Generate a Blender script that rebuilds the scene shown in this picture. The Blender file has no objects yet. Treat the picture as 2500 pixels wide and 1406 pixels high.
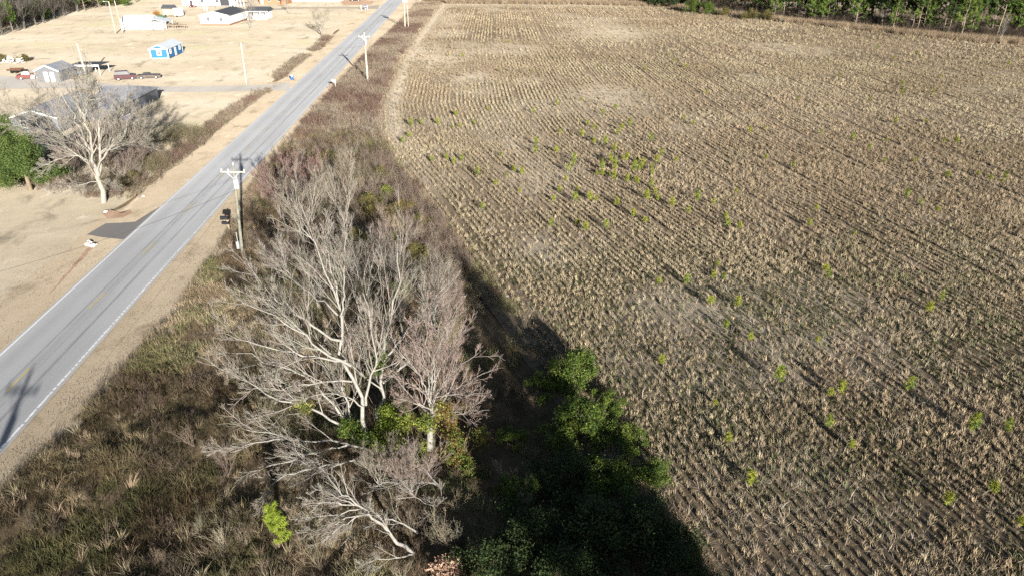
import bpy, math, random
import numpy as np
from mathutils import Vector, Matrix

R = math.radians
rng = np.random.default_rng(7)
random.seed(7)
SC = bpy.context.scene
COL = SC.collection

# ------------------------------------------------------------------ camera, sky, sun, exposure
CAM_H = 31.0
PITCH = R(27.0)
FPX = 1733.0                      # focal length in pixels of a 2500 px wide picture
cam_d = bpy.data.cameras.new('camera')
cam_d.sensor_width = 36.0
cam_d.lens = FPX / 2500.0 * 36.0
cam_d.clip_end = 6000.0
cam = bpy.data.objects.new('camera', cam_d)
cam.location = (0, 0, CAM_H)
cam.rotation_euler = (R(90) - PITCH, 0, 0)
COL.objects.link(cam)
SC.camera = cam

SUN_EL = R(14.0)
SUN_DX, SUN_DY = 0.345, -0.939    # horizontal direction towards the sun
world = bpy.data.worlds.new('World')
SC.world = world
world.use_nodes = True
wn = world.node_tree
bg = wn.nodes['Background']
sky = wn.nodes.new('ShaderNodeTexSky')
sky.sky_type = 'NISHITA'
sky.sun_disc = False
sky.sun_elevation = SUN_EL
sky.sun_rotation = math.atan2(SUN_DX, SUN_DY)
sky.air_density = 1.0
sky.dust_density = 0.6
wn.links.new(sky.outputs[0], bg.inputs[0])
bg.inputs[1].default_value = 0.05
sun_d = bpy.data.lights.new('sun', 'SUN')
sun_d.energy = 5.0
sun_d.angle = R(0.6)
sun_d.color = (1.0, 0.94, 0.86)
sun = bpy.data.objects.new('sun', sun_d)
to_sun = Vector((SUN_DX * math.cos(SUN_EL), SUN_DY * math.cos(SUN_EL), math.sin(SUN_EL)))
sun.rotation_euler = to_sun.to_track_quat('Z', 'Y').to_euler()
sun.location = (30, -60, 60)
COL.objects.link(sun)
vs = SC.view_settings
vs.view_transform = 'Standard'
vs.look = 'None'
vs.gamma = 1.0
vs.use_curve_mapping = False
vs.exposure = 1.35
SC.cycles.use_denoising = False
SC.cycles.max_bounces = 4
SC.cycles.diffuse_bounces = 1
SC.cycles.glossy_bounces = 2
SC.cycles.transparent_max_bounces = 4

# ------------------------------------------------------------------ measuring helpers
CP, SP = math.cos(PITCH), math.sin(PITCH)

def G(px, py, z=0.0):
    """place on the ground (height z) seen at this point of the photograph"""
    u = (px - 1250.0) / FPX
    v = (703.0 - py) / FPX
    t = (z - CAM_H) / (-SP + v * CP)
    return np.array([u * t, (CP + v * SP) * t, z])

def W(px, py, Y):
    """place at forward distance Y seen at this point of the photograph"""
    u = (px - 1250.0) / FPX
    v = (703.0 - py) / FPX
    t = Y / (CP + v * SP)
    return np.array([u * t, Y, CAM_H + t * (-SP + v * CP)])

def ss(a, b, x):
    t = np.clip((np.asarray(x, float) - a) / (b - a), 0, 1)
    return t * t * (3 - 2 * t)

def vnoise(x, y, seed=0):
    x = np.asarray(x, float); y = np.asarray(y, float)
    xi = np.floor(x).astype(np.int64); yi = np.floor(y).astype(np.int64)
    xf = x - xi; yf = y - yi
    def hsh(a, b):
        n = (a * 374761393 + b * 668265263 + seed * 974634777) & 0x7fffffff
        n = ((n ^ (n >> 13)) * 1274126177) & 0x7fffffff
        n = n ^ (n >> 16)
        return (n & 0xffff) / 65535.0
    u = xf * xf * (3 - 2 * xf); v = yf * yf * (3 - 2 * yf)
    return ((hsh(xi, yi) * (1 - u) + hsh(xi + 1, yi) * u) * (1 - v)
            + (hsh(xi, yi + 1) * (1 - u) + hsh(xi + 1, yi + 1) * u) * v)

def fbm(x, y, s, seed=0, o=3):
    r = 0; a = .5; t = 0
    for k in range(o):
        r = r + a * vnoise(np.asarray(x) / s + 31.7 * k, np.asarray(y) / s + 11.3 * k, seed + k)
        t += a; a *= .5; s *= .5
    return r / t

# ------------------------------------------------------------------ layout lines
def xL(y): return -38.9 - .0535 * np.asarray(y, float)          # left white line
def xR(y): return -32.1 - .0525 * np.asarray(y, float)          # right white line
BLy = [10, 26, 33, 40, 47, 58, 71, 82, 93, 120, 149, 200, 278, 345]
BLx = [-30.5, -31.2, -31.4, -30.9, -30.7, -30.6, -31.7, -33.6, -35.2, -36.6, -38.0, -39.6, -40.6, -43]
def xB(y): return np.interp(y, BLy, BLx)                         # edge between verge and brush
FEy = [0, 10, 30, 49, 66, 84, 101, 117, 140, 170, 226, 300, 345]
FEx = [20, 16.3, 9.2, 2.3, -4.0, -10.7, -17.2, -22.5, -26.5, -28.5, -31.5, -32.5, -33]
def xF(y): return np.interp(y, FEy, FEx)                         # left edge of the field
TLx = [-140, -60, -29, 30, 66, 97.5, 137, 165, 230, 330]
TLy = [352, 350, 347, 342, 333, 278, 230, 212, 186, 150]
def yT(x): return np.interp(x, TLx, TLy)                         # far edge of the field

def h(x, y):
    x = np.asarray(x, float); y = np.asarray(y, float)
    d = xL(y) - x
    m = (1 - np.exp(-((y - 78) / 5.0) ** 4)) * (1 - np.exp(-((y - 159) / 5.) ** 4)) * (1 - np.exp(-((y - 203) / 4.) ** 4))
    m = m * (.22 * ss(30, 60, y) + .78 * ss(79, 84, y)) * (1 - ss(240, 260, y))
    z = -.5 * np.exp(-((d - 5.8) / 1.0) ** 2) * m
    inb = ss(0.5, 4, x - xB(y)) * (1 - ss(-3, 0, x - xF(y))) * (1 - ss(110, 125, y))
    z = z + inb * ((fbm(x, y, 6, 3) - .55) * .6 + (fbm(x, y, 3.0, 7, 2) - .5) * .95 * (1 - ss(44, 62, y)))
    return z

# ------------------------------------------------------------------ object helpers
def tag(o, label=None, cat=None, group=None, kind=None):
    if label: o['label'] = label
    if cat: o['category'] = cat
    if group: o['group'] = group
    if kind: o['kind'] = kind
    return o

def empty(name, loc, rz=0.0, label=None, cat=None, group=None):
    o = bpy.data.objects.new(name, None)
    o.empty_display_size = .5
    o.location = loc
    o.rotation_euler = (0, 0, rz)
    COL.objects.link(o)
    return tag(o, label, cat, group)

def obj(name, me, mat=None, parent=None, loc=None, rot=None):
    o = bpy.data.objects.new(name, me)
    COL.objects.link(o)
    if mat is not None and len(me.materials) == 0:
        me.materials.append(mat)
    if parent is not None:
        o.parent = parent
    if loc is not None: o.location = loc
    if rot is not None: o.rotation_euler = rot
    return o

def copy_tree(o, parent=None):
    c = o.copy()
    COL.objects.link(c)
    c.parent = parent
    for ch in o.children:
        copy_tree(ch, c)
    return c

def mesh_np(name, V, F, col=None, smooth=False):
    """mesh from arrays; F is a list of index arrays (n,3) or (n,4)"""
    if not isinstance(F, (list, tuple)): F = [F]
    F = [np.asarray(f, np.int32) for f in F if len(f)]
    V = np.asarray(V, np.float32)
    me = bpy.data.meshes.new(name)
    nl = sum(f.size for f in F); npoly = sum(len(f) for f in F)
    me.vertices.add(len(V)); me.loops.add(nl); me.polygons.add(npoly)
    me.vertices.foreach_set('co', V.ravel())
    me.loops.foreach_set('vertex_index', np.concatenate([f.ravel() for f in F]))
    tot = np.concatenate([np.full(len(f), f.shape[1], np.int32) for f in F])
    st = np.concatenate([[0], np.cumsum(tot)[:-1]]).astype(np.int32)
    me.polygons.foreach_set('loop_start', st)
    me.polygons.foreach_set('loop_total', tot)
    me.polygons.foreach_set('use_smooth', np.full(npoly, bool(smooth)))
    if col is not None:
        a = me.attributes.new('col', 'FLOAT_COLOR', 'POINT')
        c = np.ones((len(V), 4), np.float32); c[:, :3] = col
        a.data.foreach_set('color', c.ravel())
    me.update(calc_edges=True)
    me.validate()
    return me

class MB:
    """collects boxes, bars, tubes and polygons into one mesh"""
    def __init__(s): s.v = []; s.f = []
    def add(s, vs, fs):
        n = len(s.v); s.v += [tuple(v) for v in vs]; s.f += [tuple(i + n for i in f) for f in fs]; return s
    def box(s, x0, x1, y0, y1, z0, z1):
        return s.add([(x0, y0, z0), (x1, y0, z0), (x1, y1, z0), (x0, y1, z0), (x0, y0, z1), (x1, y0, z1), (x1, y1, z1), (x0, y1, z1)],
                     [(3, 2, 1, 0), (4, 5, 6, 7), (0, 1, 5, 4), (1, 2, 6, 5), (2, 3, 7, 6), (3, 0, 4, 7)])
    def bar(s, a, b, w, hh=None):
        a = Vector(a); b = Vector(b); hh = hh or w
        d = (b - a).normalized(); up = Vector((0, 0, 1)) if abs(d.z) < .95 else Vector((0, 1, 0))
        x = d.cross(up).normalized() * w / 2; y = x.cross(d).normalized() * hh / 2
        vs = [p + sx * x + sy * y for p in (a, b) for sx, sy in ((-1, -1), (1, -1), (1, 1), (-1, 1))]
        return s.add(vs, [(3, 2, 1, 0), (4, 5, 6, 7), (0, 1, 5, 4), (1, 2, 6, 5), (2, 3, 7, 6), (3, 0, 4, 7)])
    def tube(s, pts, rad, n=8, cap=True):
        pts = [Vector(p) for p in pts]
        if not hasattr(rad, '__len__'): rad = [rad] * len(pts)
        vs = []; fs = []
        for i, p in enumerate(pts):
            d = (pts[min(i + 1, len(pts) - 1)] - pts[max(i - 1, 0)]).normalized()
            up = Vector((0, 1, 0)) if abs(d.y) < .9 else Vector((1, 0, 0))
            x = d.cross(up).normalized(); y = d.cross(x)
            for k in range(n):
                a = 2 * math.pi * k / n
                vs.append(p + rad[i] * (math.cos(a) * x + math.sin(a) * y))
        for i in range(len(pts) - 1):
            for k in range(n):
                fs.append((i * n + k, i * n + (k + 1) % n, (i + 1) * n + (k + 1) % n, (i + 1) * n + k))
        if cap:
            fs.append(tuple(range(n - 1, -1, -1))); fs.append(tuple(range((len(pts) - 1) * n, len(pts) * n)))
        return s.add(vs, fs)
    def prism(s, prof, x0, x1):
        """profile of (y,z) points pushed along x"""
        n = len(prof)
        vs = [(x0, y, z) for y, z in prof] + [(x1, y, z) for y, z in prof]
        return s.add(vs, [tuple(range(n)), tuple(range(2 * n - 1, n - 1, -1))] + [(i, (i + 1) % n, n + (i + 1) % n, n + i)[::-1] for i in range(n)])
    def mesh(s, name):
        me = bpy.data.meshes.new(name); me.from_pydata(s.v, [], s.f); me.update()
        return me
    def build(s, name, mat, parent=None, smooth=False, bevel=0):
        me = s.mesh(name)
        import bmesh
        bm = bmesh.new(); bm.from_mesh(me)
        bmesh.ops.recalc_face_normals(bm, faces=bm.faces)
        if bevel: bmesh.ops.bevel(bm, geom=list(bm.edges), offset=bevel, segments=2, affect='EDGES')
        bm.to_mesh(me); bm.free()
        if smooth: me.polygons.foreach_set('use_smooth', [True] * len(me.polygons))
        return obj(name, me, mat, parent)

# ------------------------------------------------------------------ materials
MATS = {}
def new_mat(name, rough=.9, spec=.2):
    m = bpy.data.materials.new(name); m.use_nodes = True
    p = m.node_tree.nodes['Principled BSDF']
    p.inputs['Roughness'].default_value = rough
    p.inputs['Specular IOR Level'].default_value = spec
    MATS[name] = m
    return m, m.node_tree, p

def nz(nt, scale, detail=4, rough=.6, vec=None, dist=0):
    n = nt.nodes.new('ShaderNodeTexNoise')
    n.inputs['Scale'].default_value = scale; n.inputs['Detail'].default_value = detail
    n.inputs['Roughness'].default_value = rough; n.inputs['Distortion'].default_value = dist
    if vec is not None: nt.links.new(vec, n.inputs['Vector'])
    return n

def ramp(nt, fac, stops):
    r = nt.nodes.new('ShaderNodeValToRGB')
    el = r.color_ramp.elements
    while len(el) < len(stops): el.new(.5)
    for e, (p, c) in zip(el, stops):
        e.position = p; e.color = (*c, 1) if len(c) == 3 else c
    nt.links.new(fac, r.inputs[0])
    return r

def mixc(nt, a, b, fac, mode='MIX'):
    m = nt.nodes.new('ShaderNodeMix'); m.data_type = 'RGBA'; m.blend_type = mode
    for s, v in ((m.inputs[0], fac), (m.inputs[6], a), (m.inputs[7], b)):
        if hasattr(v, 'links') or hasattr(v, 'is_output'): nt.links.new(v, s)
        elif isinstance(v, (int, float)): s.default_value = v
        else: s.default_value = (*v, 1)
    return m.outputs[2]

def geo_pos(nt):
    return nt.nodes.new('ShaderNodeNewGeometry').outputs['Position']

def mapping(nt, vec, scale=(1, 1, 1), rot=(0, 0, 0)):
    m = nt.nodes.new('ShaderNodeMapping'); m.inputs['Scale'].default_value = scale; m.inputs['Rotation'].default_value = rot
    nt.links.new(vec, m.inputs['Vector']); return m.outputs[0]

def bump(nt, p, height, strength, dist=.05):
    b = nt.nodes.new('ShaderNodeBump'); b.inputs['Strength'].default_value = strength; b.inputs['Distance'].default_value = dist
    nt.links.new(height, b.inputs['Height']); nt.links.new(b.outputs[0], p.inputs['Normal'])

def plain(name, c, rough=.6, spec=.3, var=.12, scale=3.0, metal=0):
    m, nt, p = new_mat(name, rough, spec)
    tc = nt.nodes.new('ShaderNodeTexCoord').outputs['Object']
    n = nz(nt, scale, 5, .65, tc)
    lo = tuple(max(0, k * (1 - var)) for k in c); hi = tuple(min(1, k * (1 + var)) for k in c)
    r = ramp(nt, n.outputs[0], [(.3, lo), (.7, hi)])
    nt.links.new(r.outputs[0], p.inputs['Base Color'])
    p.inputs['Metallic'].default_value = metal
    return m

def attr_mat(name, kind='GEOMETRY', rough=.85, spec=.15, var=.25, nscale=6.0, trans=0.0):
    """colour comes from the 'col' attribute (growth colour of that leaf, twig or tuft)"""
    m, nt, p = new_mat(name, rough, spec)
    a = nt.nodes.new('ShaderNodeAttribute'); a.attribute_type = kind; a.attribute_name = 'col'
    g = geo_pos(nt)
    n = nz(nt, nscale, 3, .6, g)
    r = ramp(nt, n.outputs[0], [(.25, (1 - var,) * 3), (.75, (1 + var,) * 3)])
    c = mixc(nt, a.outputs['Color'], r.outputs[0], 1.0, 'MULTIPLY')
    nt.links.new(c, p.inputs['Base Color'])
    if trans > 0:
        t = nt.nodes.new('ShaderNodeBsdfTranslucent'); nt.links.new(c, t.inputs[0])
        mx = nt.nodes.new('ShaderNodeMixShader'); mx.inputs[0].default_value = trans
        nt.links.new(p.outputs[0], mx.inputs[1]); nt.links.new(t.outputs[0], mx.inputs[2])
        nt.links.new(mx.outputs[0], nt.nodes['Material Output'].inputs[0])
    return m

M_BARK = attr_mat('bark', var=.28, nscale=3.5)
M_LEAF = attr_mat('leaf', var=.2, nscale=2.0, trans=.2, rough=.6, spec=.25)
M_NEEDLE = attr_mat('needle', var=.2, nscale=1.5, rough=.7)
M_TUFT = attr_mat('dry_stalk', 'INSTANCER', var=.2, nscale=1.0)

def mat_asphalt(name, base, wear=True):
    m, nt, p = new_mat(name, .85, .3)
    g = geo_pos(nt)
    fine = nz(nt, 9, 6, .75, g)
    big = nz(nt, .25, 3, .5, mapping(nt, g, (1, .15, 1)))
    r = ramp(nt, fine.outputs[0], [(.3, tuple(k * .86 for k in base)), (.7, tuple(k * 1.14 for k in base))])
    r2 = ramp(nt, big.outputs[0], [(.3, (.88,) * 3), (.7, (1.1,) * 3)])
    c = mixc(nt, r.outputs[0], r2.outputs[0], 1.0, 'MULTIPLY')
    if wear:
        # darker wheel paths and a sealed lane joint: real marks in the surface, straight along the road
        sx = nt.nodes.new('ShaderNodeSeparateXYZ'); nt.links.new(g, sx.inputs[0])
        my = nt.nodes.new('ShaderNodeMath'); my.operation = 'MULTIPLY_ADD'; my.inputs[1].default_value = .053; my.inputs[2].default_value = 35.5
        nt.links.new(sx.outputs[1], my.inputs[0])
        off = nt.nodes.new('ShaderNodeMath'); off.operation = 'ADD'; nt.links.new(sx.outputs[0], off.inputs[0]); nt.links.new(my.outputs[0], off.inputs[1])
        wob = nz(nt, .3, 2, .5, g)
        def line(pos, w, depth, col):
            nonlocal c
            a = nt.nodes.new('ShaderNodeMath'); a.operation = 'SUBTRACT'; a.inputs[1].default_value = pos; nt.links.new(off.outputs[0], a.inputs[0])
            b = nt.nodes.new('ShaderNodeMath'); b.operation = 'ABSOLUTE'; nt.links.new(a.outputs[0], b.inputs[0])
            mr = nt.nodes.new('ShaderNodeMapRange'); mr.inputs[1].default_value = 0; mr.inputs[2].default_value = w
            mr.inputs[3].default_value = depth; mr.inputs[4].default_value = 0; nt.links.new(b.outputs[0], mr.inputs[0])
            mm = nt.nodes.new('ShaderNodeMath'); mm.operation = 'MULTIPLY'; nt.links.new(mr.outputs[0], mm.inputs[0])
            rr = ramp(nt, wob.outputs[0], [(.3, (.45,) * 3), (.6, (1,) * 3)]); nt.links.new(rr.outputs[0], mm.inputs[1])
            c = mixc(nt, c, col, mm.outputs[0])
        line(-.42, .16, .8, tuple(k * .45 for k in base))
        line(.12, .5, .5, tuple(k * .6 for k in base))
        line(1.55, .22, .75, tuple(k * .5 for k in base))
        line(-2.2, .9, .35, tuple(k * .65 for k in base))
        line(2.9, .5, .22, tuple(k * .7 for k in base))
    nt.links.new(c, p.inputs['Base Color'])
    bump(nt, p, fine.outputs[0], .25, .01)
    p.inputs['Diffuse Roughness'].default_value = .6
    return m

M_ROAD = mat_asphalt('asphalt', (.235, .24, .25))
M_APRON = mat_asphalt('patched_asphalt', (.105, .10, .098), False)
M_GRAVEL = mat_asphalt('gravel', (.255, .24, .22), False)

def mat_grass(name, stops, s1=.08, s2=.9, stretch=(1, 1, 1), dirt=None, dscale=.05, dlo=.58, b=.5):
    m, nt, p = new_mat(name, 1.0, .05)
    g = geo_pos(nt)
    gs = mapping(nt, g, stretch)
    a = nz(nt, s1, 5, .6, gs)
    f = nz(nt, s2, 6, .75, g)
    ff = nz(nt, 7, 4, .8, g)
    mx = mixc(nt, a.outputs[0], f.outputs[0], .36)
    r = ramp(nt, mx, stops)
    r2 = ramp(nt, ff.outputs[0], [(.3, (.76,) * 3), (.7, (1.2,) * 3)])
    c = mixc(nt, r.outputs[0], r2.outputs[0], 1.0, 'MULTIPLY')
    # sparse patches of thinner, greyer turf and of bleached turf
    pg = nz(nt, .22, 6, .7, mapping(nt, g, (1, .6, 1)), .6)
    k1 = ramp(nt, pg.outputs[0], [(.33, (1, 1, 1)), (.45, (0, 0, 0))])
    k2 = ramp(nt, pg.outputs[0], [(.58, (0, 0, 0)), (.70, (1, 1, 1))])
    c = mixc(nt, c, tuple(q * .78 for q in stops[0][1]), k1.outputs[0])
    c = mixc(nt, c, tuple(min(1, q * 1.12) for q in stops[-1][1]), k2.outputs[0])
    if dirt:
        d = nz(nt, dscale, 5, .65, g)
        k = ramp(nt, d.outputs[0], [(dlo, (0, 0, 0)), (dlo + .1, (1, 1, 1))])
        c = mixc(nt, c, dirt, k.outputs[0])
    nt.links.new(c, p.inputs['Base Color'])
    p.inputs['Diffuse Roughness'].default_value = 1.0
    bump(nt, p, ff.outputs[0], b, .06)
    return m

M_GROUND = mat_grass('brush_litter', [(.3, (.05, .038, .024)), (.5, (.09, .068, .042)), (.7, (.14, .105, .065))], .3, 2.0)
M_LAWN = mat_grass('dormant_lawn', [(.3, (.19, .165, .125)), (.48, (.248, .214, .162)), (.66, (.295, .262, .212))], .045, .5, (.55, 1.3, 1), (.235, .215, .145), .03, .54)
M_VERGE = mat_grass('mown_verge', [(.3, (.20, .162, .115)), (.5, (.255, .212, .156)), (.7, (.31, .262, .198))], .15, 1.2, (1, .4, 1))
M_SOIL = mat_grass('red_clay', [(.3, (.15, .10, .075)), (.5, (.20, .135, .095)), (.7, (.25, .19, .135))], .4, 2)

def mat_field():
    m, nt, p = new_mat('stubble_soil', 1.0, .05)
    g = geo_pos(nt)
    a = nz(nt, .035, 5, .6, g); f = nz(nt, 2.2, 6, .8, g); ff = nz(nt, 9, 3, .8, g)
    at = nt.nodes.new('ShaderNodeAttribute'); at.attribute_name = 'pale'
    r = ramp(nt, mixc(nt, a.outputs[0], f.outputs[0], .55), [(.32, (.055, .043, .03)), (.48, (.10, .078, .055)), (.62, (.165, .13, .092))])
    sand = ramp(nt, f.outputs[0], [(.3, (.20, .17, .13)), (.7, (.30, .26, .20))])
    c = mixc(nt, r.outputs[0], sand.outputs[0], at.outputs['Fac'])
    r2 = ramp(nt, ff.outputs[0], [(.3, (.7,) * 3), (.7, (1.25,) * 3)])
    c = mixc(nt, c, r2.outputs[0], 1.0, 'MULTIPLY')
    nt.links.new(c, p.inputs['Base Color'])
    p.inputs['Diffuse Roughness'].default_value = 1.0
    bump(nt, p, f.outputs[0], .7, .1)
    return m
M_FIELD = mat_field()

M_WHITE = plain('white_siding', (.76, .76, .74), .55, .3, .05, 1.0)
M_PAINT = plain('white_road_paint', (.72, .72, .70), .8, .2, .18, 6)
M_YELLOW = plain('yellow_road_paint', (.55, .42, .10), .8, .2, .25, 6)
M_WHITEROOF = plain('white_metal_roof', (.62, .66, .70), .5, .4, .08, .7)
M_DARKROOF = plain('charcoal_shingles', (.075, .08, .09), .9, .2, .25, 2.5)
M_GREYROOF = plain('weathered_grey_roof', (.26, .27, .30), .85, .2, .22, .8)
M_CYAN = plain('sky_blue_siding', (.03, .155, .35), .6, .3, .06, 1.0)
M_BLUE = plain('blue_plastic', (.015, .12, .40), .45, .4, .08, 2)
M_GLASS = plain('window_glass', (.03, .035, .045), .15, .6, .2, 1)
M_BRICK = plain('red_brick', (.30, .15, .10), .9, .1, .25, 5)
M_ORANGEBRICK = plain('orange_brick', (.36, .19, .11), .9, .1, .2, 4)
M_POLE = plain('weathered_pole_wood', (.19, .19, .155), .9, .15, .28, 5)
M_POLEPALE = plain('pale_pole_wood', (.40, .38, .31), .9, .15, .2, 5)
M_WOOD = plain('weathered_timber', (.28, .22, .16), .9, .15, .3, 6)
M_METALGREY = plain('galvanised_grey', (.52, .54, .55), .45, .4, .1, 3, .3)
M_BLACK = plain('black_plastic', (.02, .02, .022), .4, .4, .3, 4)
M_DARK = plain('dark_metal', (.05, .05, .055), .6, .4, .3, 4)
M_RED = plain('red_car_paint', (.13, .016, .014), .35, .5, .2, 2)
M_MAROON = plain('maroon_car_paint', (.06, .013, .018), .35, .5, .3, 2)
M_BROWNCAR = plain('brown_car_paint', (.085, .065, .052), .5, .4, .35, 2)
M_BLUECAR = plain('blue_grey_car_paint', (.12, .17, .24), .35, .5, .2, 2)
M_TYRE = plain('tyre_rubber', (.02, .02, .02), .9, .1, .2, 5)
M_TAN = plain('tan_panel', (.50, .38, .24), .7, .2, .12, 2)
M_RUST = plain('rusty_iron', (.10, .055, .035), .9, .2, .4, 6)
M_GREENTARP = plain('green_tarp', (.06, .11, .06), .7, .2, .3, 2)
M_WIRE = plain('line_wire', (.05, .05, .05), .6, .3, .1, 1)
M_CERAMIC = plain('insulator_ceramic', (.6, .6, .6), .3, .5, .05, 4)
M_STONE = plain('pale_rubble', (.55, .52, .47), .9, .1, .15, 3)
M_BLUETARP = plain('blue_tarp', (.05, .09, .30), .6, .3, .3, 3)

# ------------------------------------------------------------------ ground and road sheets
def grid_sheet(name, xs, ys, zoff, mat, fx=None, attr=None, kind='structure'):
    """fx(u,y) turns the first grid coordinate into x (u in xs)"""
    U, Y = np.meshgrid(np.asarray(xs, float), np.asarray(ys, float))
    X = U if fx is None else fx(U, Y)
    Z = h(X, Y) + zoff
    V = np.stack([X, Y, Z], -1).reshape(-1, 3)
    ny, nx = X.shape
    i = np.arange(ny - 1)[:, None] * nx + np.arange(nx - 1)[None]
    F = np.stack([i, i + 1, i + nx + 1, i + nx], -1).reshape(-1, 4)
    me = mesh_np(name, V, F, smooth=True)
    if attr:
        for k, fn in attr.items():
            a = me.attributes.new(k, 'FLOAT', 'POINT'); a.data.foreach_set('value', fn(X, Y).ravel().astype(np.float32))
    o = obj(name, me, mat)
    return tag(o, kind=kind)

gx = np.concatenate([[-3000, -1200, -500, -300], np.arange(-240, 260, 1.6), [300, 500, 1200, 3000]])
gy = np.concatenate([[-3000, -900, -200], np.arange(-60, 150, 1.0), np.arange(150, 420, 2.5), [500, 900, 2000, 4000]])
tag(grid_sheet('ground', gx, gy, -.07, M_GROUND), 'brown brush litter ground under everything', 'ground')

# lawn left of the road (runs under the house plots to the woods)
us = np.concatenate([np.arange(0, 14, .5), np.arange(14, 60, 2), np.arange(60, 200, 6)])
ys = np.concatenate([np.arange(-20, 110, 1.0), np.arange(110, 420, 3)])
tag(grid_sheet('lawn', us, ys, -.012, M_LAWN, lambda u, y: xL(y) - .05 - u), 'pale dormant lawn left of the road', 'lawn')
us = np.arange(0, 5.01, .25)
tag(grid_sheet('grass_verge', us, np.concatenate([np.arange(0, 140, .5), np.arange(140, 400, 2)]), -.006, M_VERGE,
          lambda u, y: xL(y) - .2 - u * (.9 + .45 * fbm(y * 0 + 3, y, 7, 9))), 'mown tan verge on the left of the road', 'verge')
us = np.linspace(0, 1, 14)
tag(grid_sheet('grass_verge', us, np.concatenate([np.arange(0, 140, .5), np.arange(140, 400, 2)]), -.006, M_VERGE,
          lambda u, y: xR(y) + .1 + u * (xB(y) - xR(y) + .9 + 1.2 * (fbm(y * 0 + 3, y, 3, 5) - .5))), 'mown tan verge between road and brush', 'verge')

def row_u(x, y):
    """row coordinate: rows follow the field edge near by and run along the road far away"""
    d = np.clip(x - xF(y), 0, 400)
    w = 1 / (1 + (d / 55.0) ** 2)
    straight = -.055 * y - 17
    return x - (xF(y) * w + straight * (1 - w))

def pale_mask(x, y):
    d = x - xF(y)
    track = np.exp(-((d - 3.2) / 1.6) ** 2) * ss(95, 120, y)
    far = ss(318, 336, y) * .8
    pat = ss(.6, .72, fbm(x, y, 26, 21)) * .75
    blob = np.zeros_like(x)
    for (px, py, r) in ((1320, 430, 5.5), (1270, 360, 4.5), (1020, 120, 9), (1060, 150, 10), (1480, 240, 9), (1760, 760, 4), (1500, 80, 14), (1330, 620, 3), (1150, 190, 6)):
        q = G(px, py)
        blob = np.maximum(blob, np.exp(-(((x - q[0]) / r) ** 2 + ((y - q[1]) / (r * 1.6)) ** 2)))
    return np.clip(np.maximum(np.maximum(track, far), np.maximum(pat * .7, blob * .9)), 0, 1)

us = np.concatenate([np.arange(0, 40, 1.0), np.arange(40, 340, 4)])
ys = np.concatenate([np.arange(2, 130, 1.0), np.arange(130, 350, 2.5)])
tag(grid_sheet('crop_field', us, ys, 0.0, M_FIELD, lambda u, y: xF(y) - 1.5 + u, {'pale': pale_mask}), 'brown stubble field right of the thicket', 'field')

def strip(name, pts, z, mat, label=None, cat=None, kind='structure'):
    """flat sheet from a left and a right outline"""
    V = []; F = []
    for k, (a, b) in enumerate(pts):
        V += [(a[0], a[1], z), (b[0], b[1], z)]
        if k: F.append((2 * k - 2, 2 * k - 1, 2 * k + 1, 2 * k))
    o = obj(name, mesh_np(name, V, [F]), mat)
    return tag(o, label, cat, kind=kind)

ys = list(np.arange(0, 460, 4.0))
road = strip('road', [((xL(y) - .28, y), (xR(y) + .32, y)) for y in ys], .012, M_ROAD, 'straight grey two lane road', 'road')
def mark(name, pts, z, mat, label):
    o = strip(name, pts, z, mat, kind=None)
    o.parent = road; o['label'] = label
    return o
mark('edge_line', [((xL(y) - .09, y), (xL(y) + .09, y)) for y in ys], .017, M_PAINT, 'solid white left edge line')
me_y = np.arange(0, 440, .55)
V = []; F = []
for k, y in enumerate(me_y):          # the near right edge line is worn into short pieces
    worn = y < 92
    a = y; b = y + (.55 if not worn else .55 * random.uniform(.55, 1.0))
    w = .09 if not worn else .09 * random.uniform(.7, 1.1)
    o0 = random.uniform(-.02, .02) if worn else 0
    n = len(V)
    V += [(xR(a) - w + o0, a, .017), (xR(a) + w + o0, a, .017), (xR(b) + w + o0, b, .017), (xR(b) - w + o0, b, .017)]
    F.append((n, n + 1, n + 2, n + 3))
o = obj('edge_line', mesh_np('edge_line', V, [F]), M_PAINT, road); o['label'] = 'worn white right edge line'
xc = lambda y: (xL(y) + xR(y)) / 2
for px, py in ((45, 925), (248, 733), (368, 607), (466, 507), (545, 428)) :
    y0 = G(px, py)[1]
    mark('centre_dash', [((xc(y) - .06, y), (xc(y) + .06, y)) for y in np.linspace(y0 - 1.6, y0 + 1.5, 4)], .017, M_YELLOW, 'faded yellow centre dash')
yy = 107.0
while yy < 400:
    mark('centre_dash', [((xc(y) - .055, y), (xc(y) + .055, y)) for y in (yy, yy + 3.0)], .017, M_YELLOW, 'faded yellow centre dash')
    yy += 12.2

def poly_sheet(name, pts, z, mat, label, cat, jitter=.25, step=1.2):
    P = []
    for i in range(len(pts)):
        a = np.array(pts[i][:2]); b = np.array(pts[(i + 1) % len(pts)][:2])
        n = max(1, int(np.linalg.norm(b - a) / step))
        for k in range(n):
            q = a + (b - a) * k / n
            if k: q = q + rng.normal(0, jitter, 2)
            P.append(q)
    c = np.mean(P, 0)
    V = [(c[0], c[1], z)] + [(q[0], q[1], z) for q in P]
    F = [(0, 1 + i, 1 + (i + 1) % len(P)) for i in range(len(P))]
    o = obj(name, mesh_np(name, V, [F]), mat)
    return tag(o, label, cat, kind='structure')

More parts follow.
